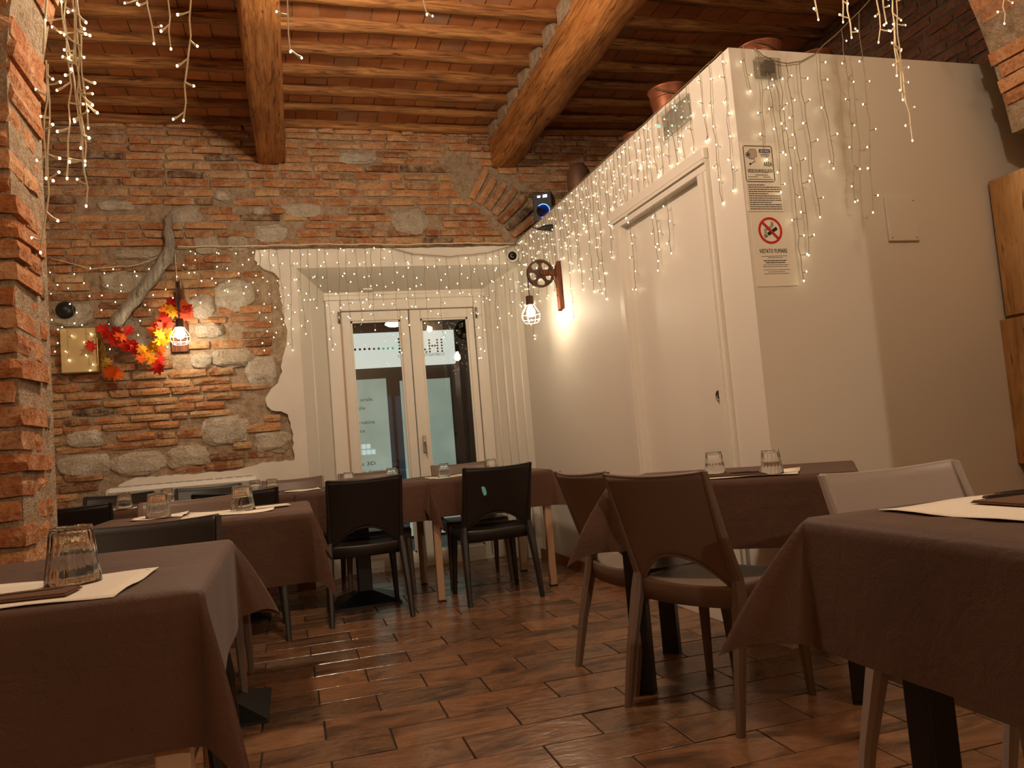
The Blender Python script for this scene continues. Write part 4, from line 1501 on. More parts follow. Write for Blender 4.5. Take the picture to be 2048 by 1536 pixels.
# ---- caged wall lamps with pulley
def cage_lamp(parent, c, s=1.0):
    """lamp cage hanging with its neck at c"""
    x, y, z = c
    MB().lathe([(0.010*s, 0.0), (0.026*s, -0.004*s), (0.027*s, -0.060*s), (0.030*s, -0.066*s)], 16, 'z', c).build('socket', 'rust_iron', parent, True)
    cg = MB()
    prof = [(0.026, -0.062), (0.050, -0.100), (0.068, -0.130), (0.066, -0.165), (0.048, -0.192)]
    n = 8
    for k in range(n):
        a = 2*PI*k/n
        cg.tube([(x+r*s*math.cos(a), y+r*s*math.sin(a), z+h*s) for r, h in prof], 0.0022*s, 5)
    for r, h in (prof[2], prof[3], prof[4]):
        cg.tube([(x+r*s*math.cos(2*PI*k/24), y+r*s*math.sin(2*PI*k/24), z+h*s) for k in range(25)], 0.0022*s, 5)
    cg.build('cage', 'cage_wire', parent)
    MB().lathe([(0.012*s, -0.066*s), (0.015*s, -0.080*s), (0.030*s, -0.108*s), (0.033*s, -0.122*s), (0.028*s, -0.140*s), (0.014*s, -0.152*s), (0.0001, -0.155*s)], 20, 'z', c).build('bulb', 'bulb_hot', parent, True)
def pulley_lamp(name, label, loc, rz, drop, s=1.0, wheel=True):
    """wall plane at local y=0, lamp stands out towards local -y"""
    o = empty(name, loc, rz, label=label, cat='lamp', group='caged pulley wall lamps')
    MB().prism([(-0.032, 0.10), (0.036, 0.14), (0.036, -0.20), (0.0, -0.20), (-0.022, -0.21)], -0.030, 0.0).build('wall_plank', 'plank_wood', o)
    for zz in (0.03, -0.04, -0.10):
        MB().lathe([(0.007, 0), (0.006, -0.006), (0.0001, -0.008)], 8, 'y', (0.0, -0.030, zz)).build('bolt', 'rust_iron', o, True)
    MB().box(-0.018, -0.008, -0.155, -0.02, 0.045, 0.075).box(0.008, 0.018, -0.155, -0.02, 0.045, 0.075).build('arm', 'plank_wood', o)
    wy, wz, R = -0.145, 0.06, 0.100
    wh = MB()
    # rim
    wh.lathe([(R*0.86, -0.012), (R, -0.014), (R*0.96, -0.004), (R*0.96, 0.004), (R, 0.014), (R*0.86, 0.012), (R*0.84, 0.004), (R*0.84, -0.004), (R*0.86, -0.012)], 36, 'x', (0, wy, wz), caps=False)
    wh.lathe([(0.0001, -0.010), (R*0.24, -0.010), (R*0.30, -0.006), (R*0.30, 0.006), (R*0.24, 0.010), (0.0001, 0.010)], 12, 'x', (0, wy, wz))
    # web between the holes: spokes widening at both ends
    for k in range(5):
        a = 2*PI*k/5+0.3
        ca, sa = math.cos(a), math.sin(a)
        ro, ri = R*0.88, R*0.24
        pts_ = [(ri, -0.020), (R*0.52, -0.010), (R*0.66, -0.012), (ro, -0.034), (ro, 0.034), (R*0.66, 0.012), (R*0.52, 0.010), (ri, 0.020)]
        vs = []
        for xx in (-0.004, 0.004):
            vs += [(xx, wy+r*ca-w_*sa, wz+r*sa+w_*ca) for r, w_ in pts_]
        n = len(pts_)
        wh.add(vs, [tuple(range(n)), tuple(range(2*n-1, n-1, -1))]+[(i, (i+1) % n, (i+1) % n+n, i+n) for i in range(n)])
    w_ = wh.build('wheel', 'rust_iron', o)
    MB().lathe([(0.012, -0.022), (0.012, 0.022)], 6, 'x', (0, wy, wz)).build('axle_nut', 'rust_iron', w_)
    cd = MB()
    cd.tube([(0, -0.02, -0.06), (0, -0.05, 0.02)]+[(0, wy+R*0.97*math.cos(a), wz+R*0.97*math.sin(a)) for a in (0.2, 0.7, 1.2, 1.7, 2.2, 2.7, 3.1)]+[(0, wy-R*0.97, wz-0.08), (0, wy-R*0.97, wz-drop)], 0.0035, 6)
    cd.build('cord', 'black_rubber', o)
    cage_lamp(o, (0, wy-R*0.97, wz-drop+0.004), s)
    return o
# wheel plane stands square to the white partition
pulley_lamp('pulley_lamp', 'rusty pulley wheel lamp with a caged bulb on the white partition', (XF(5.13), 5.13, 2.06), -PI/2, 0.16, 1.0)
lampL = pulley_lamp('pulley_lamp', 'caged bulb lamp among autumn leaves on the brick wall', (-0.735, YB-0.01, 2.13), 0.10, 0.19, 0.95)
tag(MB().box(-0.80, -0.685, YB-0.022, YB+0.01, 1.80, 2.02, 0.004).build('back_plate', 'plank_wood'), 'brown wooden plate behind the caged bulb on the brick wall', 'plate')

# ---- autumn leaf garland
LEAF = [(0, -0.5), (0.10, -0.22), (0.36, -0.34), (0.30, -0.12), (0.50, 0.02), (0.30, 0.10), (0.36, 0.30), (0.16, 0.22), (0.0, 0.5), (-0.16, 0.22), (-0.36, 0.30), (-0.30, 0.10), (-0.50, 0.02), (-0.30, -0.12), (-0.36, -0.34), (-0.10, -0.22)]
def leaf_mesh(mat, seed):
    rs = random.Random(seed)
    c1, c2 = rs.uniform(0.2, 0.5), rs.uniform(-0.3, 0.3)
    vs = [(0, 0, 0)]+[(x, z, -c1*x*x+c2*z*z-0.1*abs(x)) for x, z in LEAF]
    n = len(LEAF)
    vs += [(a, b, c-0.02) for a, b, c in vs]
    fs = [(0, 1+k, 1+(k+1) % n) for k in range(n)]
    fs += [(n+1, n+2+(k+1) % n, n+2+k) for k in range(n)]
    fs += [(1+k, n+2+k, n+2+(k+1) % n, 1+(k+1) % n) for k in range(n)]
    return MB().add(vs, fs).mesh('leaf', mat)
gar = empty('leaf_garland', (-0.95, 5.93, 1.85), 0, label='autumn garland of red and orange maple leaves on the brick wall', cat='garland')
stem = [(-0.30, 0.0, 0.14), (-0.25, -0.02, 0.10), (-0.14, -0.02, 0.05), (-0.02, -0.03, -0.04), (0.06, -0.03, -0.14), (0.10, -0.03, -0.02), (0.13, -0.04, 0.12), (0.19, -0.03, 0.26), (0.27, -0.02, 0.29), (0.30, -0.01, 0.20)]
MB().tube(stem, 0.004, 6).build('stem', 'stem', gar, True)
MB().tube([(-0.29, 0, 0.14), (-0.285, -0.02, 0.0), (-0.27, -0.02, -0.22)], 0.004, 6).build('stem', 'stem', gar, True)
LM = {}
lv = ['leaf_red', 'leaf_orange', 'leaf_amber', 'leaf_olive', 'leaf_coral']
spots = [(-0.26, 0.11, 0), (-0.24, 0.07, 0), (-0.20, 0.03, 0), (-0.15, 0.06, 1), (-0.13, 0.0, 0), (-0.10, 0.10, 0), (-0.08, 0.0, 0), (-0.07, -0.03, 0), (-0.02, -0.04, 2), (-0.03, -0.10, 1), (0.01, -0.06, 2), (0.03, -0.11, 2), (0.07, -0.17, 0), (0.08, -0.12, 0), (0.09, -0.05, 1), (0.08, 0.0, 2), (0.12, 0.02, 2), (0.10, 0.06, 2), (0.13, 0.10, 1), (0.16, 0.06, 2), (0.10, 0.14, 0), (0.14, 0.18, 0), (0.12, 0.12, 4), (0.16, 0.24, 2), (0.18, 0.28, 0), (0.19, 0.22, 2), (0.13, 0.23, 1), (0.26, 0.27, 1), (0.29, 0.25, 0), (0.27, 0.20, 4), (0.30, 0.21, 4), (0.25, 0.22, 0), (-0.34, 0.0, 0), (-0.28, -0.02, 3), (-0.27, -0.08, 3), (-0.25, -0.12, 3), (-0.24, -0.19, 1), (-0.20, -0.20, 1), (-0.23, -0.16, 1), (0.06, 0.10, 1), (0.15, 0.13, 4), (-0.18, 0.09, 0), (0.05, -0.02, 2)]
for i, (x, z, c) in enumerate(spots):
    k = (lv[c], i % 3)
    if k not in LM: LM[k] = leaf_mesh(lv[c], i)
    s_ = random.uniform(0.085, 0.12)
    o = link('leaf', LM[k], gar, (x, -0.045-random.uniform(0, 0.035), z), (PI/2+random.uniform(-.6, .6), random.uniform(-3, 3), random.uniform(-.6, .6)), (s_, s_, s_))

# ---- security camera, motion sensor, adaptor, raceway on the partition
scam = empty('security_camera', (XF(5.95), 5.95, 2.452), 0, label='white bullet security camera in the far corner of the partition', cat='camera')
MB().lathe([(0.045, 0.0), (0.045, -0.012), (0.03, -0.02)], 20, 'x').build('mount', 'white_plastic', scam, True)
bd = MB()
dv = Vector((-0.35, -0.92, -0.10)).normalized()
c0_ = Vector((-0.055, 0.03, 0.0))
bd.tube([c0_-dv*0.05, c0_-dv*0.045, c0_+dv*0.06, c0_+dv*0.075], [0.030, 0.045, 0.047, 0.043], 20)
bd.build('housing', 'white_plastic', scam, True)
q = MB().tube([c0_+dv*0.074, c0_+dv*0.079], [0.036, 0.034], 20).build('faceplate', 'lens_black', scam)
MB().tube([c0_+dv*0.080+Vector((0.013*math.cos(a), 0, 0.013*math.sin(a))) for a in [k*2*PI/16 for k in range(17)]], 0.0025, 5).build('lens_ring', 'grey_plastic', q)
ms = empty('motion_sensor', (1.845, 6.075, 2.215), 0.75, label='white motion sensor below the security camera', cat='sensor')
MB().box(-0.03, 0.03, -0.035, 0.0, -0.055, 0.055, 0.012).build('case', 'white_plastic', ms)
MB().box(-0.022, 0.022, -0.041, -0.033, -0.045, -0.005, 0.006).build('window', 'grey_plastic', ms)
ad = empty('plug_adaptor', (XF(5.2), 5.2, 2.47), 0, label='small black adaptor plugged in below the speaker', cat='adaptor')
MB().tube([(-0.0, 0, 0), (-0.05, 0.0, 0.0), (-0.11, 0.02, -0.005)], [0.028, 0.022, 0.006], 8).build('plug', 'black_rubber', ad)
MB().tube([(-0.10, 0.02, -0.005), (-0.11, 0.12, 0.04), (-0.03, 0.24, 0.12), (0.05, 0.3, 0.14)], 0.004, 6).build('cord', 'black_rubber', ad, True)
rc = MB(side).box(5.09, 5.125, 0.0, 0.02, 2.20, 2.45, 0.003).build('cable_raceway', 'white_plastic')
tag(rc, 'short white cable raceway above the pulley lamp plank', 'raceway')
el = empty('emergency_light', (0, 0, 0), 0, label='flat emergency light with a green led above the sliding door', cat='lamp')
MB(side).box(3.24, 3.53, 0.0, 0.035, 2.435, 2.575, 0.008).build('housing', 'clear_plastic', el)
MB(side).ball((3.50, 0.037, 2.51), 0.007, 8, 5).build('led', 'led_green', el)
# ---- things on the partition front
jb = empty('junction_box', (2.135, 2.9, 2.525), 0, label='clear junction box high on the partition front', cat='box')
MB().box(-0.062, 0.062, -0.035, 0.0, -0.045, 0.045, 0.006).build('cover', 'clear_plastic', jb)
MB().box(-0.03, 0.022, -0.038, -0.03, -0.028, 0.028, 0.003).build('switch', 'print_grey', jb)
ap = MB().box(2.69, 2.862, 2.886, 2.9, 1.735, 1.945, 0.004).build('access_panel', 'white_paint')
tag(ap, 'blank white access panel on the partition front', 'panel')
for sx, sz in ((2.845, 1.925), (2.845, 1.75), (2.705, 1.75)):
    MB().lathe([(0.003, 0), (0.003, -0.001)], 8, 'y', (sx, 2.886, sz)).build('screw', 'print_grey', ap)
# surveillance sign
YP = 2.8975
vsn = empty('surveillance_sign', (1.972, YP, 2.165), 0, label='white video surveillance notice above the no-smoking sign', cat='sign')
MB().box(-0.004, 0.176, -0.001, 0.002, -0.288, 0.022).build('sheet', 'paper', vsn)
fr = MB()
wS, hS = 0.150, 0.160
fr.tube([(0.010, -0.0015, 0.006), (0.140, -0.0015, 0.006), (0.147, -0.0015, 0.0), (0.147, -0.0015, -0.148), (0.140, -0.0015, -0.155), (0.010, -0.0015, -0.155), (0.003, -0.0015, -0.148), (0.003, -0.0015, 0.0), (0.010, -0.0015, 0.006)], 0.0018, 5)
fr.build('border', 'print_black', vsn)
pc = MB().prism([(0.022, -0.022), (0.040, -0.008), (0.062, -0.008), (0.068, -0.022), (0.068, -0.038), (0.045, -0.052), (0.028, -0.048)], -0.0022, -0.0012).build('camera_pictogram', 'print_beige', vsn)
ol = MB().tube([(0.022, -.0024, -0.022), (0.040, -.0024, -0.008), (0.062, -.0024, -0.008), (0.068, -.0024, -0.022), (0.068, -.0024, -0.040), (0.045, -.0024, -0.054), (0.026, -.0024, -0.050)], 0.0009, 4)
ol.tube([(0.023+0.010*math.cos(a), -.0026, -0.034+0.010*math.sin(a)) for a in [k*2*PI/16 for k in range(17)]], 0.0014, 4)
ol.tube([(0.054, -.0024, -0.052), (0.056, -.0024, -0.064), (0.034, -.0024, -0.074)], 0.0014, 4)
ol.lathe([(0.005, 0), (0.005, -0.001)], 10, 'y', (0.031, -.0016, -0.076))
ol.lathe([(0.0055, 0), (0.0055, -0.001)], 12, 'y', (0.023, -.0022, -0.034))
ol.build('pictogram_outline', 'print_black', pc)
lo = MB().box(0.082, 0.138, -0.0022, -0.0012, -0.024, -0.008).build('logo', 'print_blue', vsn)
text_on('stec', 0.020, 'paper', lo, (0.086, -0.0026, -0.0215), (PI/2, 0, 0), width=0.046)
MB().box(0.084, 0.134, -0.002, -0.0012, -0.031, -0.0295).box(0.088, 0.132, -0.002, -0.0012, -0.036, -0.0345).box(0.088, 0.130, -0.002, -0.0012, -0.041, -0.0395).build('fine_print', 'print_grey', vsn)
text_on('AREA', 0.029, 'print_black', vsn, (0.098, -0.0020, -0.085), (PI/2, 0, 0), width=0.044)
text_on('VIDEOSORVEGLIATA', 0.024, 'print_black', vsn, (0.014, -0.0020, -0.115), (PI/2, 0, 0), width=0.127)
fp = MB()
fp.box(0.05, 0.115, -0.002, -0.0012, -0.126, -0.1235)
fp.box(0.013, 0.062, -0.002, -0.0012, -0.1345, -0.1325)
fp.box(0.09, 0.125, -0.002, -0.0012, -0.1350, -0.1325)
fp.box(0.013, 0.138, -0.002, -0.0012, -0.1460, -0.1435)
rs = random.Random(4)
zz = -0.168
k = 0
while zz > -0.278:
    x = 0.008
    xe = 0.168 if k % 4 else rs.uniform(0.08, 0.13)
    while x < xe:
        l = rs.uniform(0.006, 0.02)
        fp.box(x, min(x+l, xe), -0.0018, -0.001, zz-0.0042, zz)
        x += l+0.0022
    zz -= 0.0098
    k += 1
fp.build('fine_print', 'print_grey', vsn)
# no-smoking sign
nsg = empty('no_smoking_sign', (2.07, YP, 1.72), 0, label='white no smoking sign with red prohibition circle on the partition front', cat='sign')
MB().box(-0.094, 0.112, -0.001, 0.002, -0.178, 0.152).build('sheet', 'paper', nsg)
cx_, cz_, R = -0.002, 0.070, 0.060
rg = MB()
rg.lathe([(R, 0.0), (R, -0.001), (R*0.82, -0.001), (R*0.82, 0.0), (R, 0.0)], 40, 'y', (cx_, -0.0012, cz_), caps=False)
a = math.radians(-45)
dx, dz = math.cos(a), math.sin(a)
pxy = [(cx_+dx*t_-dz*s_, cz_+dz*t_+dx*s_) for t_, s_ in ((-R*.86, -.0055), (R*.86, -.0055), (R*.86, .0055), (-R*.86, .0055))]
rg.prism(pxy, -0.0034, -0.0022)
rg.build('prohibition_ring', 'print_red', nsg)
cg = MB()
a = math.radians(30)
def rot2(u, v):
    return (cx_-0.002+u*math.cos(a)-v*math.sin(a), cz_-0.010+u*math.sin(a)+v*math.cos(a))
cg.prism([rot2(*q) for q in ((-0.014, -0.0075), (0.042, -0.0075), (0.042, 0.0075), (-0.014, 0.0075))], -0.0020, -0.0012)
for k in range(3):
    cg.prism([rot2(*q) for q in ((-0.022-k*0.006, -0.0085), (-0.019-k*0.006, -0.0085), (-0.019-k*0.006, 0.0085), (-0.022-k*0.006, 0.0085))], -0.0020, -0.0012)
for k in range(3):
    o_ = k*0.0045
    cg.tube([(cx_-0.030+o_, -.0017, cz_-0.012+o_*.2), (cx_-0.029+o_, -.0017, cz_+0.004-o_*.3), (cx_-0.018+o_*.5, -.0017, cz_+0.012-o_), (cx_-0.002+o_*.4, -.0017, cz_+0.018-o_), (cx_+0.008+o_*.6, -.0017, cz_+0.026-o_), (cx_+0.009+o_, -.0017, cz_+0.040-o_*.4)], 0.0011, 4)
cg.build('cigarette_pictogram', 'print_black', nsg)
text_on('VIETATO FUMARE', 0.026, 'print_black', nsg, (-0.068, -0.0020, -0.030), (PI/2, 0, 0), width=0.140)
fp = MB()
for zz, x0, x1, h in ((-0.043, -0.06, 0.07, .002), (-0.050, -0.03, 0.045, .002), (-0.062, -0.052, 0.062, .0042), (-0.071, -0.042, 0.055, .0042), (-0.082, -0.055, 0.07, .002), (-0.090, -0.06, 0.065, .002), (-0.104, -0.058, 0.078, .002), (-0.113, -0.035, 0.05, .002), (-0.121, -0.055, 0.07, .002)):
    x = x0
    while x < x1:
        l = rs.uniform(0.008, 0.022)
        fp.box(x, min(x+l, x1), -0.0018, -0.001, zz-h, zz)
        x += l+0.002
fp.build('fine_print', 'print_grey', nsg)

# ================================================================ ON TOP OF THE PARTITION
def bucket(name, label, x, y, z, r, h, mat='copper', bail=True, seed=0):
    o = empty(name, (x, y, z), seed, label=label, cat='pot', group='copper pots on the partition')
    b = MB().lathe([(0.0001, 0.004), (r*0.70, 0.0), (r*0.72, 0.006), (r*0.86, h*0.55), (r, h*0.97), (r*1.05, h), (r*0.99, h*1.005), (r*0.93, h*0.92), (r*0.68, 0.02), (0.0001, 0.016)], 28).build('body', mat, o, True)
    MB().lathe([(r*0.93, h*0.74), (r*0.955, h*0.75), (r*0.955, h*0.78), (r*0.95, h*0.79)], 28).build('band', mat, o, True)
    if bail:
        MB().tube([(r*1.06*math.cos(t_), 0, h*0.9-r*0.55*math.sin(t_)*0.3) if False else (r*1.04*math.cos(t_), -r*0.9*math.sin(t_), h*0.93-0.25*h*math.sin(t_)) for t_ in [PI*k/14 for k in range(15)]], 0.005, 6).build('bail_handle', 'rust_iron', o, True)
    return o
zt = BOX_H-0.034
bucket('copper_bucket', 'large dark copper bucket on the partition edge above the emergency light', 2.11, 3.72, zt, 0.115, 0.225, seed=0.4)
bucket('copper_cup', 'small copper cup further back on the partition edge', 2.10, 4.16, zt, 0.075, 0.15, bail=False, seed=1.0)
bk_ = bucket('copper_cauldron', 'wide copper cauldron on the partition near its front corner', 2.27, 3.12, zt, 0.105, 0.16, seed=0.9)
wsp = empty('wooden_spoon', (2.32, 3.10, zt+0.02), 0, label='wooden spoon handle sticking out of the wide copper cauldron', cat='spoon')
MB().tube([(0, 0, 0), (0.015, 0.0, 0.12), (0.02, 0, 0.175)], [0.008, 0.011, 0.013], 8).build('handle', 'cork', wsp, True)
bucket('copper_kettle', 'dark copper kettle on the partition behind the hanging cable', 2.60, 3.14, zt, 0.09, 0.15, seed=2.0)
for i, (x, h, r) in enumerate(((2.78, 0.07, 0.03), (2.92, 0.085, 0.035), (3.06, 0.06, 0.03))):
    lab = ('small dark jar left of two on the partition top', 'taller dark jar between two on the partition top', 'small dark jar nearest the arch on the partition top')[i]
    j = empty('small_jar', (x, 3.08, zt), 0, label=lab, cat='jar', group='small jars on the partition')
    MB().lathe([(0.0001, 0), (r, 0.002), (r*1.05, h*0.6), (r*0.7, h*0.85), (r*0.72, h)], 16).build('body', 'dark_glass', j, True)
    MB().lathe([(r*0.74, h), (r*0.74, h+0.012), (0.0001, h+0.014)], 16).build('lid', 'copper', j, True)
# loudspeaker
sp = empty('loudspeaker', (2.0, 5.62, BOX_H-0.034), math.radians(-28), label='small black loudspeaker with glowing blue ring on the partition end', cat='speaker')
MB().box(-0.075, 0.075, -0.09, 0.10, 0, 0.26, 0.004).build('cabinet', 'black_metal', sp)
MB().box(-0.070, 0.070, -0.094, -0.089, 0.01, 0.25, 0.002).build('baffle', 'black_rubber', sp)
cn = MB().lathe([(0.0001, -0.088), (0.02, -0.092), (0.05, -0.096)], 24, 'y', (0, 0, 0.115)).build('cone', 'black_rubber', sp, True)
MB().tube([(0.052*math.cos(a), -0.097, 0.115+0.052*math.sin(a)) for a in [math.radians(-110+k*14) for k in range(18)]], 0.003, 5).build('glow_ring', 'led_blue', cn)
MB().box(-0.035, -0.012, -0.0965, -0.093, 0.222, 0.236).box(0.008, 0.04, -0.0965, -0.093, 0.218, 0.238).build('display', 'led_white', sp)
MB().tube([(0.05, 0.10, 0.2), (0.10, 0.16, 0.20), (0.11, 0.20, 0.08), (0.06, 0.25, 0.02)], 0.004, 6).build('cord', 'wire_light', sp, True)
sp2 = empty('loudspeaker', (2.02, 4.92, BOX_H-0.034), 0, label='dark round-topped pot standing behind the loudspeaker', cat='pot')
sp2.name = 'dark_pot'
MB().lathe([(0.0001, 0), (0.07, 0.0), (0.085, 0.1), (0.08, 0.2), (0.055, 0.24), (0.05, 0.25)], 20).build('body', 'brass', sp2, True)
sp2.children[0].data.materials[0] = MATS['rust_iron']

# ================================================================ FAIRY LIGHTS
LED_R = 0.0033
def strand(parent, start, L, out, sway=0.015, seed=0, bulbs=None, r=0.0014, lean=(0, 0), dense=0.085, wire='wire', led=1.0, lead=1.0):
    """one hanging drop: wire with side leads and leds; out = unit vector away from the wall"""
    rs = random.Random(seed)
    n = max(4, int(L/0.05))
    o = Vector(out)
    side_ = Vector((0, 0, 1)).cross(o)
    pts = []
    dx = 0.0
    for i in range(n+1):
        t_ = i/n
        dx += rs.uniform(-sway, sway)*0.45
        pts.append(Vector(start)+side_*(dx+lean[0]*t_)+o*(0.004+abs(rs.uniform(0, 0.008))+lean[1]*t_)+Vector((0, 0, -L*t_)))
    wm = MB()
    wm.tube(pts, r, 4, False)
    bm_ = MB()
    z = dense*rs.uniform(0.4, 0.9)
    sgn = rs.choice((-1, 1))
    while z < L:
        t_ = z/L*n
        i = min(n-1, int(t_))
        p_ = pts[i].lerp(pts[i+1], t_-i)
        ln = rs.uniform(0.014, 0.032)*lead
        d = (side_*sgn*rs.uniform(0.6, 1)+Vector((0, 0, rs.uniform(-0.9, 0.5)))+o*rs.uniform(0, .5)).normalized()
        e_ = p_+d*ln
        wm.tube([p_, p_+d*ln*0.6+Vector((0, 0, -0.002)), e_], [r, r*1.2, r*2.0], 4, False)
        bm_.ball(e_+d*LED_R*0.6, LED_R*led*rs.uniform(0.85, 1.15), 5, 3, 1.3)
        sgn = -sgn if rs.random() < 0.75 else sgn
        z += dense*rs.uniform(0.7, 1.4)
    e_ = pts[-1]
    bm_.ball(e_+Vector((0, 0, -LED_R)), LED_R*led, 5, 3, 1.4)
    w_ = wm.build('strand', wire, parent)
    bm_.build('led_bulbs', 'led_warm', w_)['kind'] = 'stuff'
def main_cable(parent, pts, r=0.0025, wire='wire'):
    q = MB()
    fine_ = []
    for i in range(len(pts)-1):
        a, b = Vector(pts[i]), Vector(pts[i+1])
        n = max(2, int((b-a).length/0.06))
        for k in range(n):
            fine_.append(a+(b-a)*k/n+Vector((random.uniform(-.002, .002), random.uniform(-.002, .002), random.uniform(-.003, .003))))
    fine_.append(Vector(pts[-1]))
    q.tube(fine_, r, 5)
    q.build('main_cable', wire, parent, True)

# a) along the side of the partition
cu = empty('icicle_lights', (0, 0, 0), 0, label='curtain of icicle lights along the top of the partition side above the sliding door', cat='light string', group='icicle lights')
nrm = Vector((-1, -0.027, 0)).normalized()
main_cable(cu, [(XF(y)-0.006, y, (BOX_H-0.0096*(y-2.9))+0.003) for y in [2.95+0.3*k for k in range(11)]])
y = 2.94
k = 0
while y < 5.95:
    zt_ = BOX_H-0.0096*(y-2.9)
    if y < 3.1: L = random.uniform(0.62, 0.72)
    elif y < 3.45: L = random.uniform(0.28, 0.42)
    else:
        L = random.choice((0.30, 0.42, 0.55, 0.66, 0.78)) * random.uniform(0.9, 1.1)
    if 5.0 < y < 5.4: L = min(L, 0.6)
    strand(cu, (XF(y), y, zt_), L, nrm, 0.016, 300+k, dense=0.08)
    y += random.uniform(0.042, 0.075) if y > 3.3 else random.uniform(0.08, 0.11)
    k += 1
# b) front of the partition, cable swagged and rising to the arch
cf = empty('icicle_lights', (0, 0, 0), 0, label='icicle lights swagged over the partition front beside the signs', cat='light string', group='icicle lights')
fo = Vector((0, -1, 0))
cab = [(2.085, 2.893, 2.622), (2.12, 2.885, 2.585), (2.17, 2.88, 2.56), (2.24, 2.88, 2.553), (2.31, 2.88, 2.565), (2.39, 2.88, 2.605), (2.48, 2.84, 2.68), (2.58, 2.78, 2.77), (2.72, 2.70, 2.92)]
main_cable(cf, cab)
for i, (x, yy, zt_, L, ln) in enumerate(((2.09, 2.89, 2.61, 0.50, 0.02), (2.13, 2.885, 2.58, 0.62, -0.01), (2.15, 2.88, 2.57, 0.44, -0.03), (2.19, 2.88, 2.56, 1.0, 0.0), (2.225, 2.88, 2.555, 0.88, -0.01), (2.30, 2.88, 2.565, 0.72, 0.0), (2.405, 2.88, 2.61, 0.54, 0.01), (2.50, 2.83, 2.70, 0.80, 0.04), (2.57, 2.79, 2.76, 0.92, 0.06), (2.02, 2.893, 2.62, 0.20, -0.02))):
    strand(cf, (x, yy, zt_), L, fo, 0.014, 500+i, lean=(-ln, 0), dense=0.10)
# c) back wall, over bricks and glass door
cw = empty('icicle_lights', (0, 0, 0), 0, label='icicle lights over the glass door hung from a cable on the brick wall', cat='light string', group='icicle lights')
cl_ = empty('icicle_lights', (0, 0, 0), 0, label='icicle lights over the brick wall behind the leaf garland', cat='light string', group='icicle lights')
yw = YB-0.035
main_cable(cw, [(-0.76, yw, 2.575), (-0.3, yw, 2.57), (0.3, yw, 2.58), (0.9, yw, 2.57), (1.4, yw, 2.575), (1.84, yw, 2.57)], 0.0045, 'wire_light')
main_cable(cw, [(0.75, yw-.01, 2.565), (1.0, yw-.01, 2.49), (1.3, yw-.01, 2.465), (1.6, yw-.01, 2.49), (1.84, yw-.01, 2.55)], 0.003)
main_cable(cl_, [(-1.55, yw, 2.50), (-1.3, yw, 2.42), (-1.0, yw, 2.44), (-0.80, yw, 2.52), (-0.745, yw, 2.58), (-0.74, yw, 2.3), (-0.73, yw-.02, 2.16)], 0.003, 'wire_light')
k = 0
x = -0.15
while x < 1.84:
    zt_ = 2.57 if x < 0.75 else (2.56-0.095*math.sin(PI*(x-0.75)/1.09))
    L = random.choice((0.30, 0.42, 0.52, 0.62, 0.78))*random.uniform(0.9, 1.1)
    if x < 0.15: L = random.uniform(0.55, 0.95)
    if x > 1.75: L = random.uniform(0.5, 0.85)
    strand(cw, (x, yw-0.01, zt_), L, fo, 0.016, 700+k, dense=0.085, led=1.15)
    x += random.uniform(0.055, 0.10)
    k += 1
x = -1.52
while x < -0.17:
    zt_ = 2.46 if x < -0.76 else 2.57
    L = random.choice((0.22, 0.32, 0.42, 0.50))*random.uniform(0.9, 1.1)
    if x < -0.8 and random.random() < 0.35: L = 0.62
    if x > -0.7: L = random.uniform(0.15, 0.45)
    strand(cl_, (x, yw-0.01, zt_), L, fo, 0.014, 800+k, dense=0.085, led=1.2)
    x += random.uniform(0.07, 0.11)
    k += 1
for i, L in enumerate((0.28, 0.36)):
    strand(cl_, (-1.44+0.10*i, 5.93, 2.05), L, fo, 0.01, 860+i, dense=0.07, led=1.2)
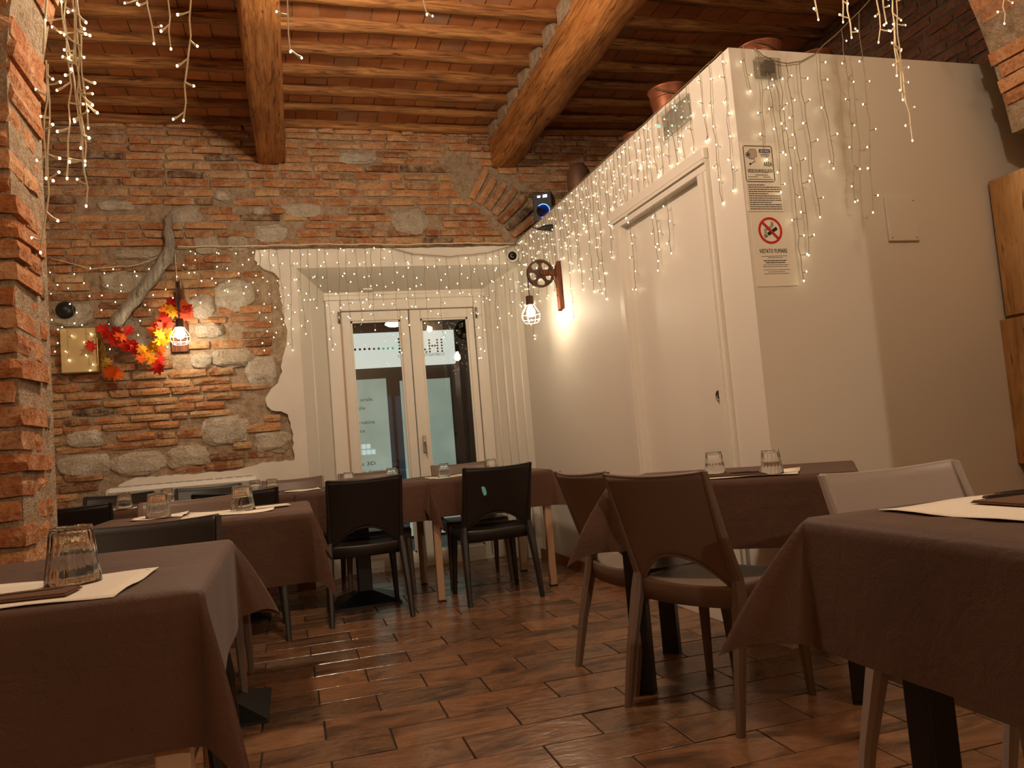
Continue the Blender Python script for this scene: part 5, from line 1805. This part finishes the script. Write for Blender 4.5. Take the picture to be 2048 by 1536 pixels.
# d) drops hanging in the arch
ya = 2.385
ca_ = empty('icicle_lights', (0, 0, 0), 0, label='bunched icicle lights hanging in the arch beside the brick pier', cat='light string', group='icicle lights')
main_cable(ca_, [(-0.615, ya, 2.17), (-0.60, ya, 2.32), (-0.56, ya, 2.52), (-0.35, ya, 2.60), (0.0, ya, 2.62), (0.45, ya, 2.62)], 0.003, 'wire_light')
for i, (x, zt_, L, ln) in enumerate(((-0.613, 2.15, 0.34, 0.02), (-0.60, 2.14, 0.54, 0.03), (-0.545, 2.55, 0.70, 0.0), (-0.535, 2.55, 0.82, -0.01), (-0.53, 2.56, 0.66, 0.01), (-0.525, 2.56, 0.60, 0.02), (-0.54, 2.55, 0.74, 0.02), (-0.48, 2.58, 0.45, 0.04), (-0.37, 2.60, 0.26, 0.0), (-0.345, 2.60, 0.38, -0.01), (-0.265, 2.605, 0.40, 0.02), (-0.20, 2.61, 0.62, 0.03))):
    strand(ca_, (x, ya, zt_), L, fo, 0.018, 900+i, lean=(-ln, 0), r=0.0026, dense=0.075, wire='wire_light', led=1.0, lead=1.4)
cm = empty('icicle_lights', (0, 0, 0), 0, label='few short icicle light drops hanging from the top of the arch', cat='light string', group='icicle lights')
main_cable(cm, [(0.02, ya, 2.64), (0.46, ya, 2.63), (1.2, ya, 2.75), (1.98, ya, 2.74)], 0.003, 'wire_light')
for i, (x, zt_, L) in enumerate(((0.045, 2.64, 0.42), (0.455, 2.63, 0.26), (1.955, 2.74, 0.28))):
    strand(cm, (x, ya, zt_), L, fo, 0.014, 940+i, lean=(0.03, 0), r=0.0026, dense=0.095, wire='wire_light', led=1.0, lead=1.4)
cr = empty('icicle_lights', (0, 0, 0), 0, label='icicle lights hanging in the arch at the upper right', cat='light string', group='icicle lights')
main_cable(cr, [(1.98, ya, 2.76), (2.15, ya, 2.76), (2.45, ya, 2.78), (2.72, ya, 2.80), (2.80, ya-.02, 2.60)], 0.003, 'wire_light')
for i, (x, zt_, L, ln) in enumerate(((2.135, 2.76, 0.30, 0.03), (2.17, 2.76, 0.36, 0.02), (2.30, 2.77, 0.38, 0.02), (2.305, 2.77, 0.30, 0), (2.365, 2.78, 0.62, 0.0), (2.375, 2.78, 0.78, -0.02), (2.385, 2.78, 0.52, 0.02), (2.86, 2.62, 0.14, 0.0))):
    strand(cr, (x, ya if x < 2.8 else 2.34, zt_), L, fo, 0.018, 960+i, lean=(-ln, 0), r=0.0026, dense=0.075, wire='wire_light', led=1.0, lead=1.4)
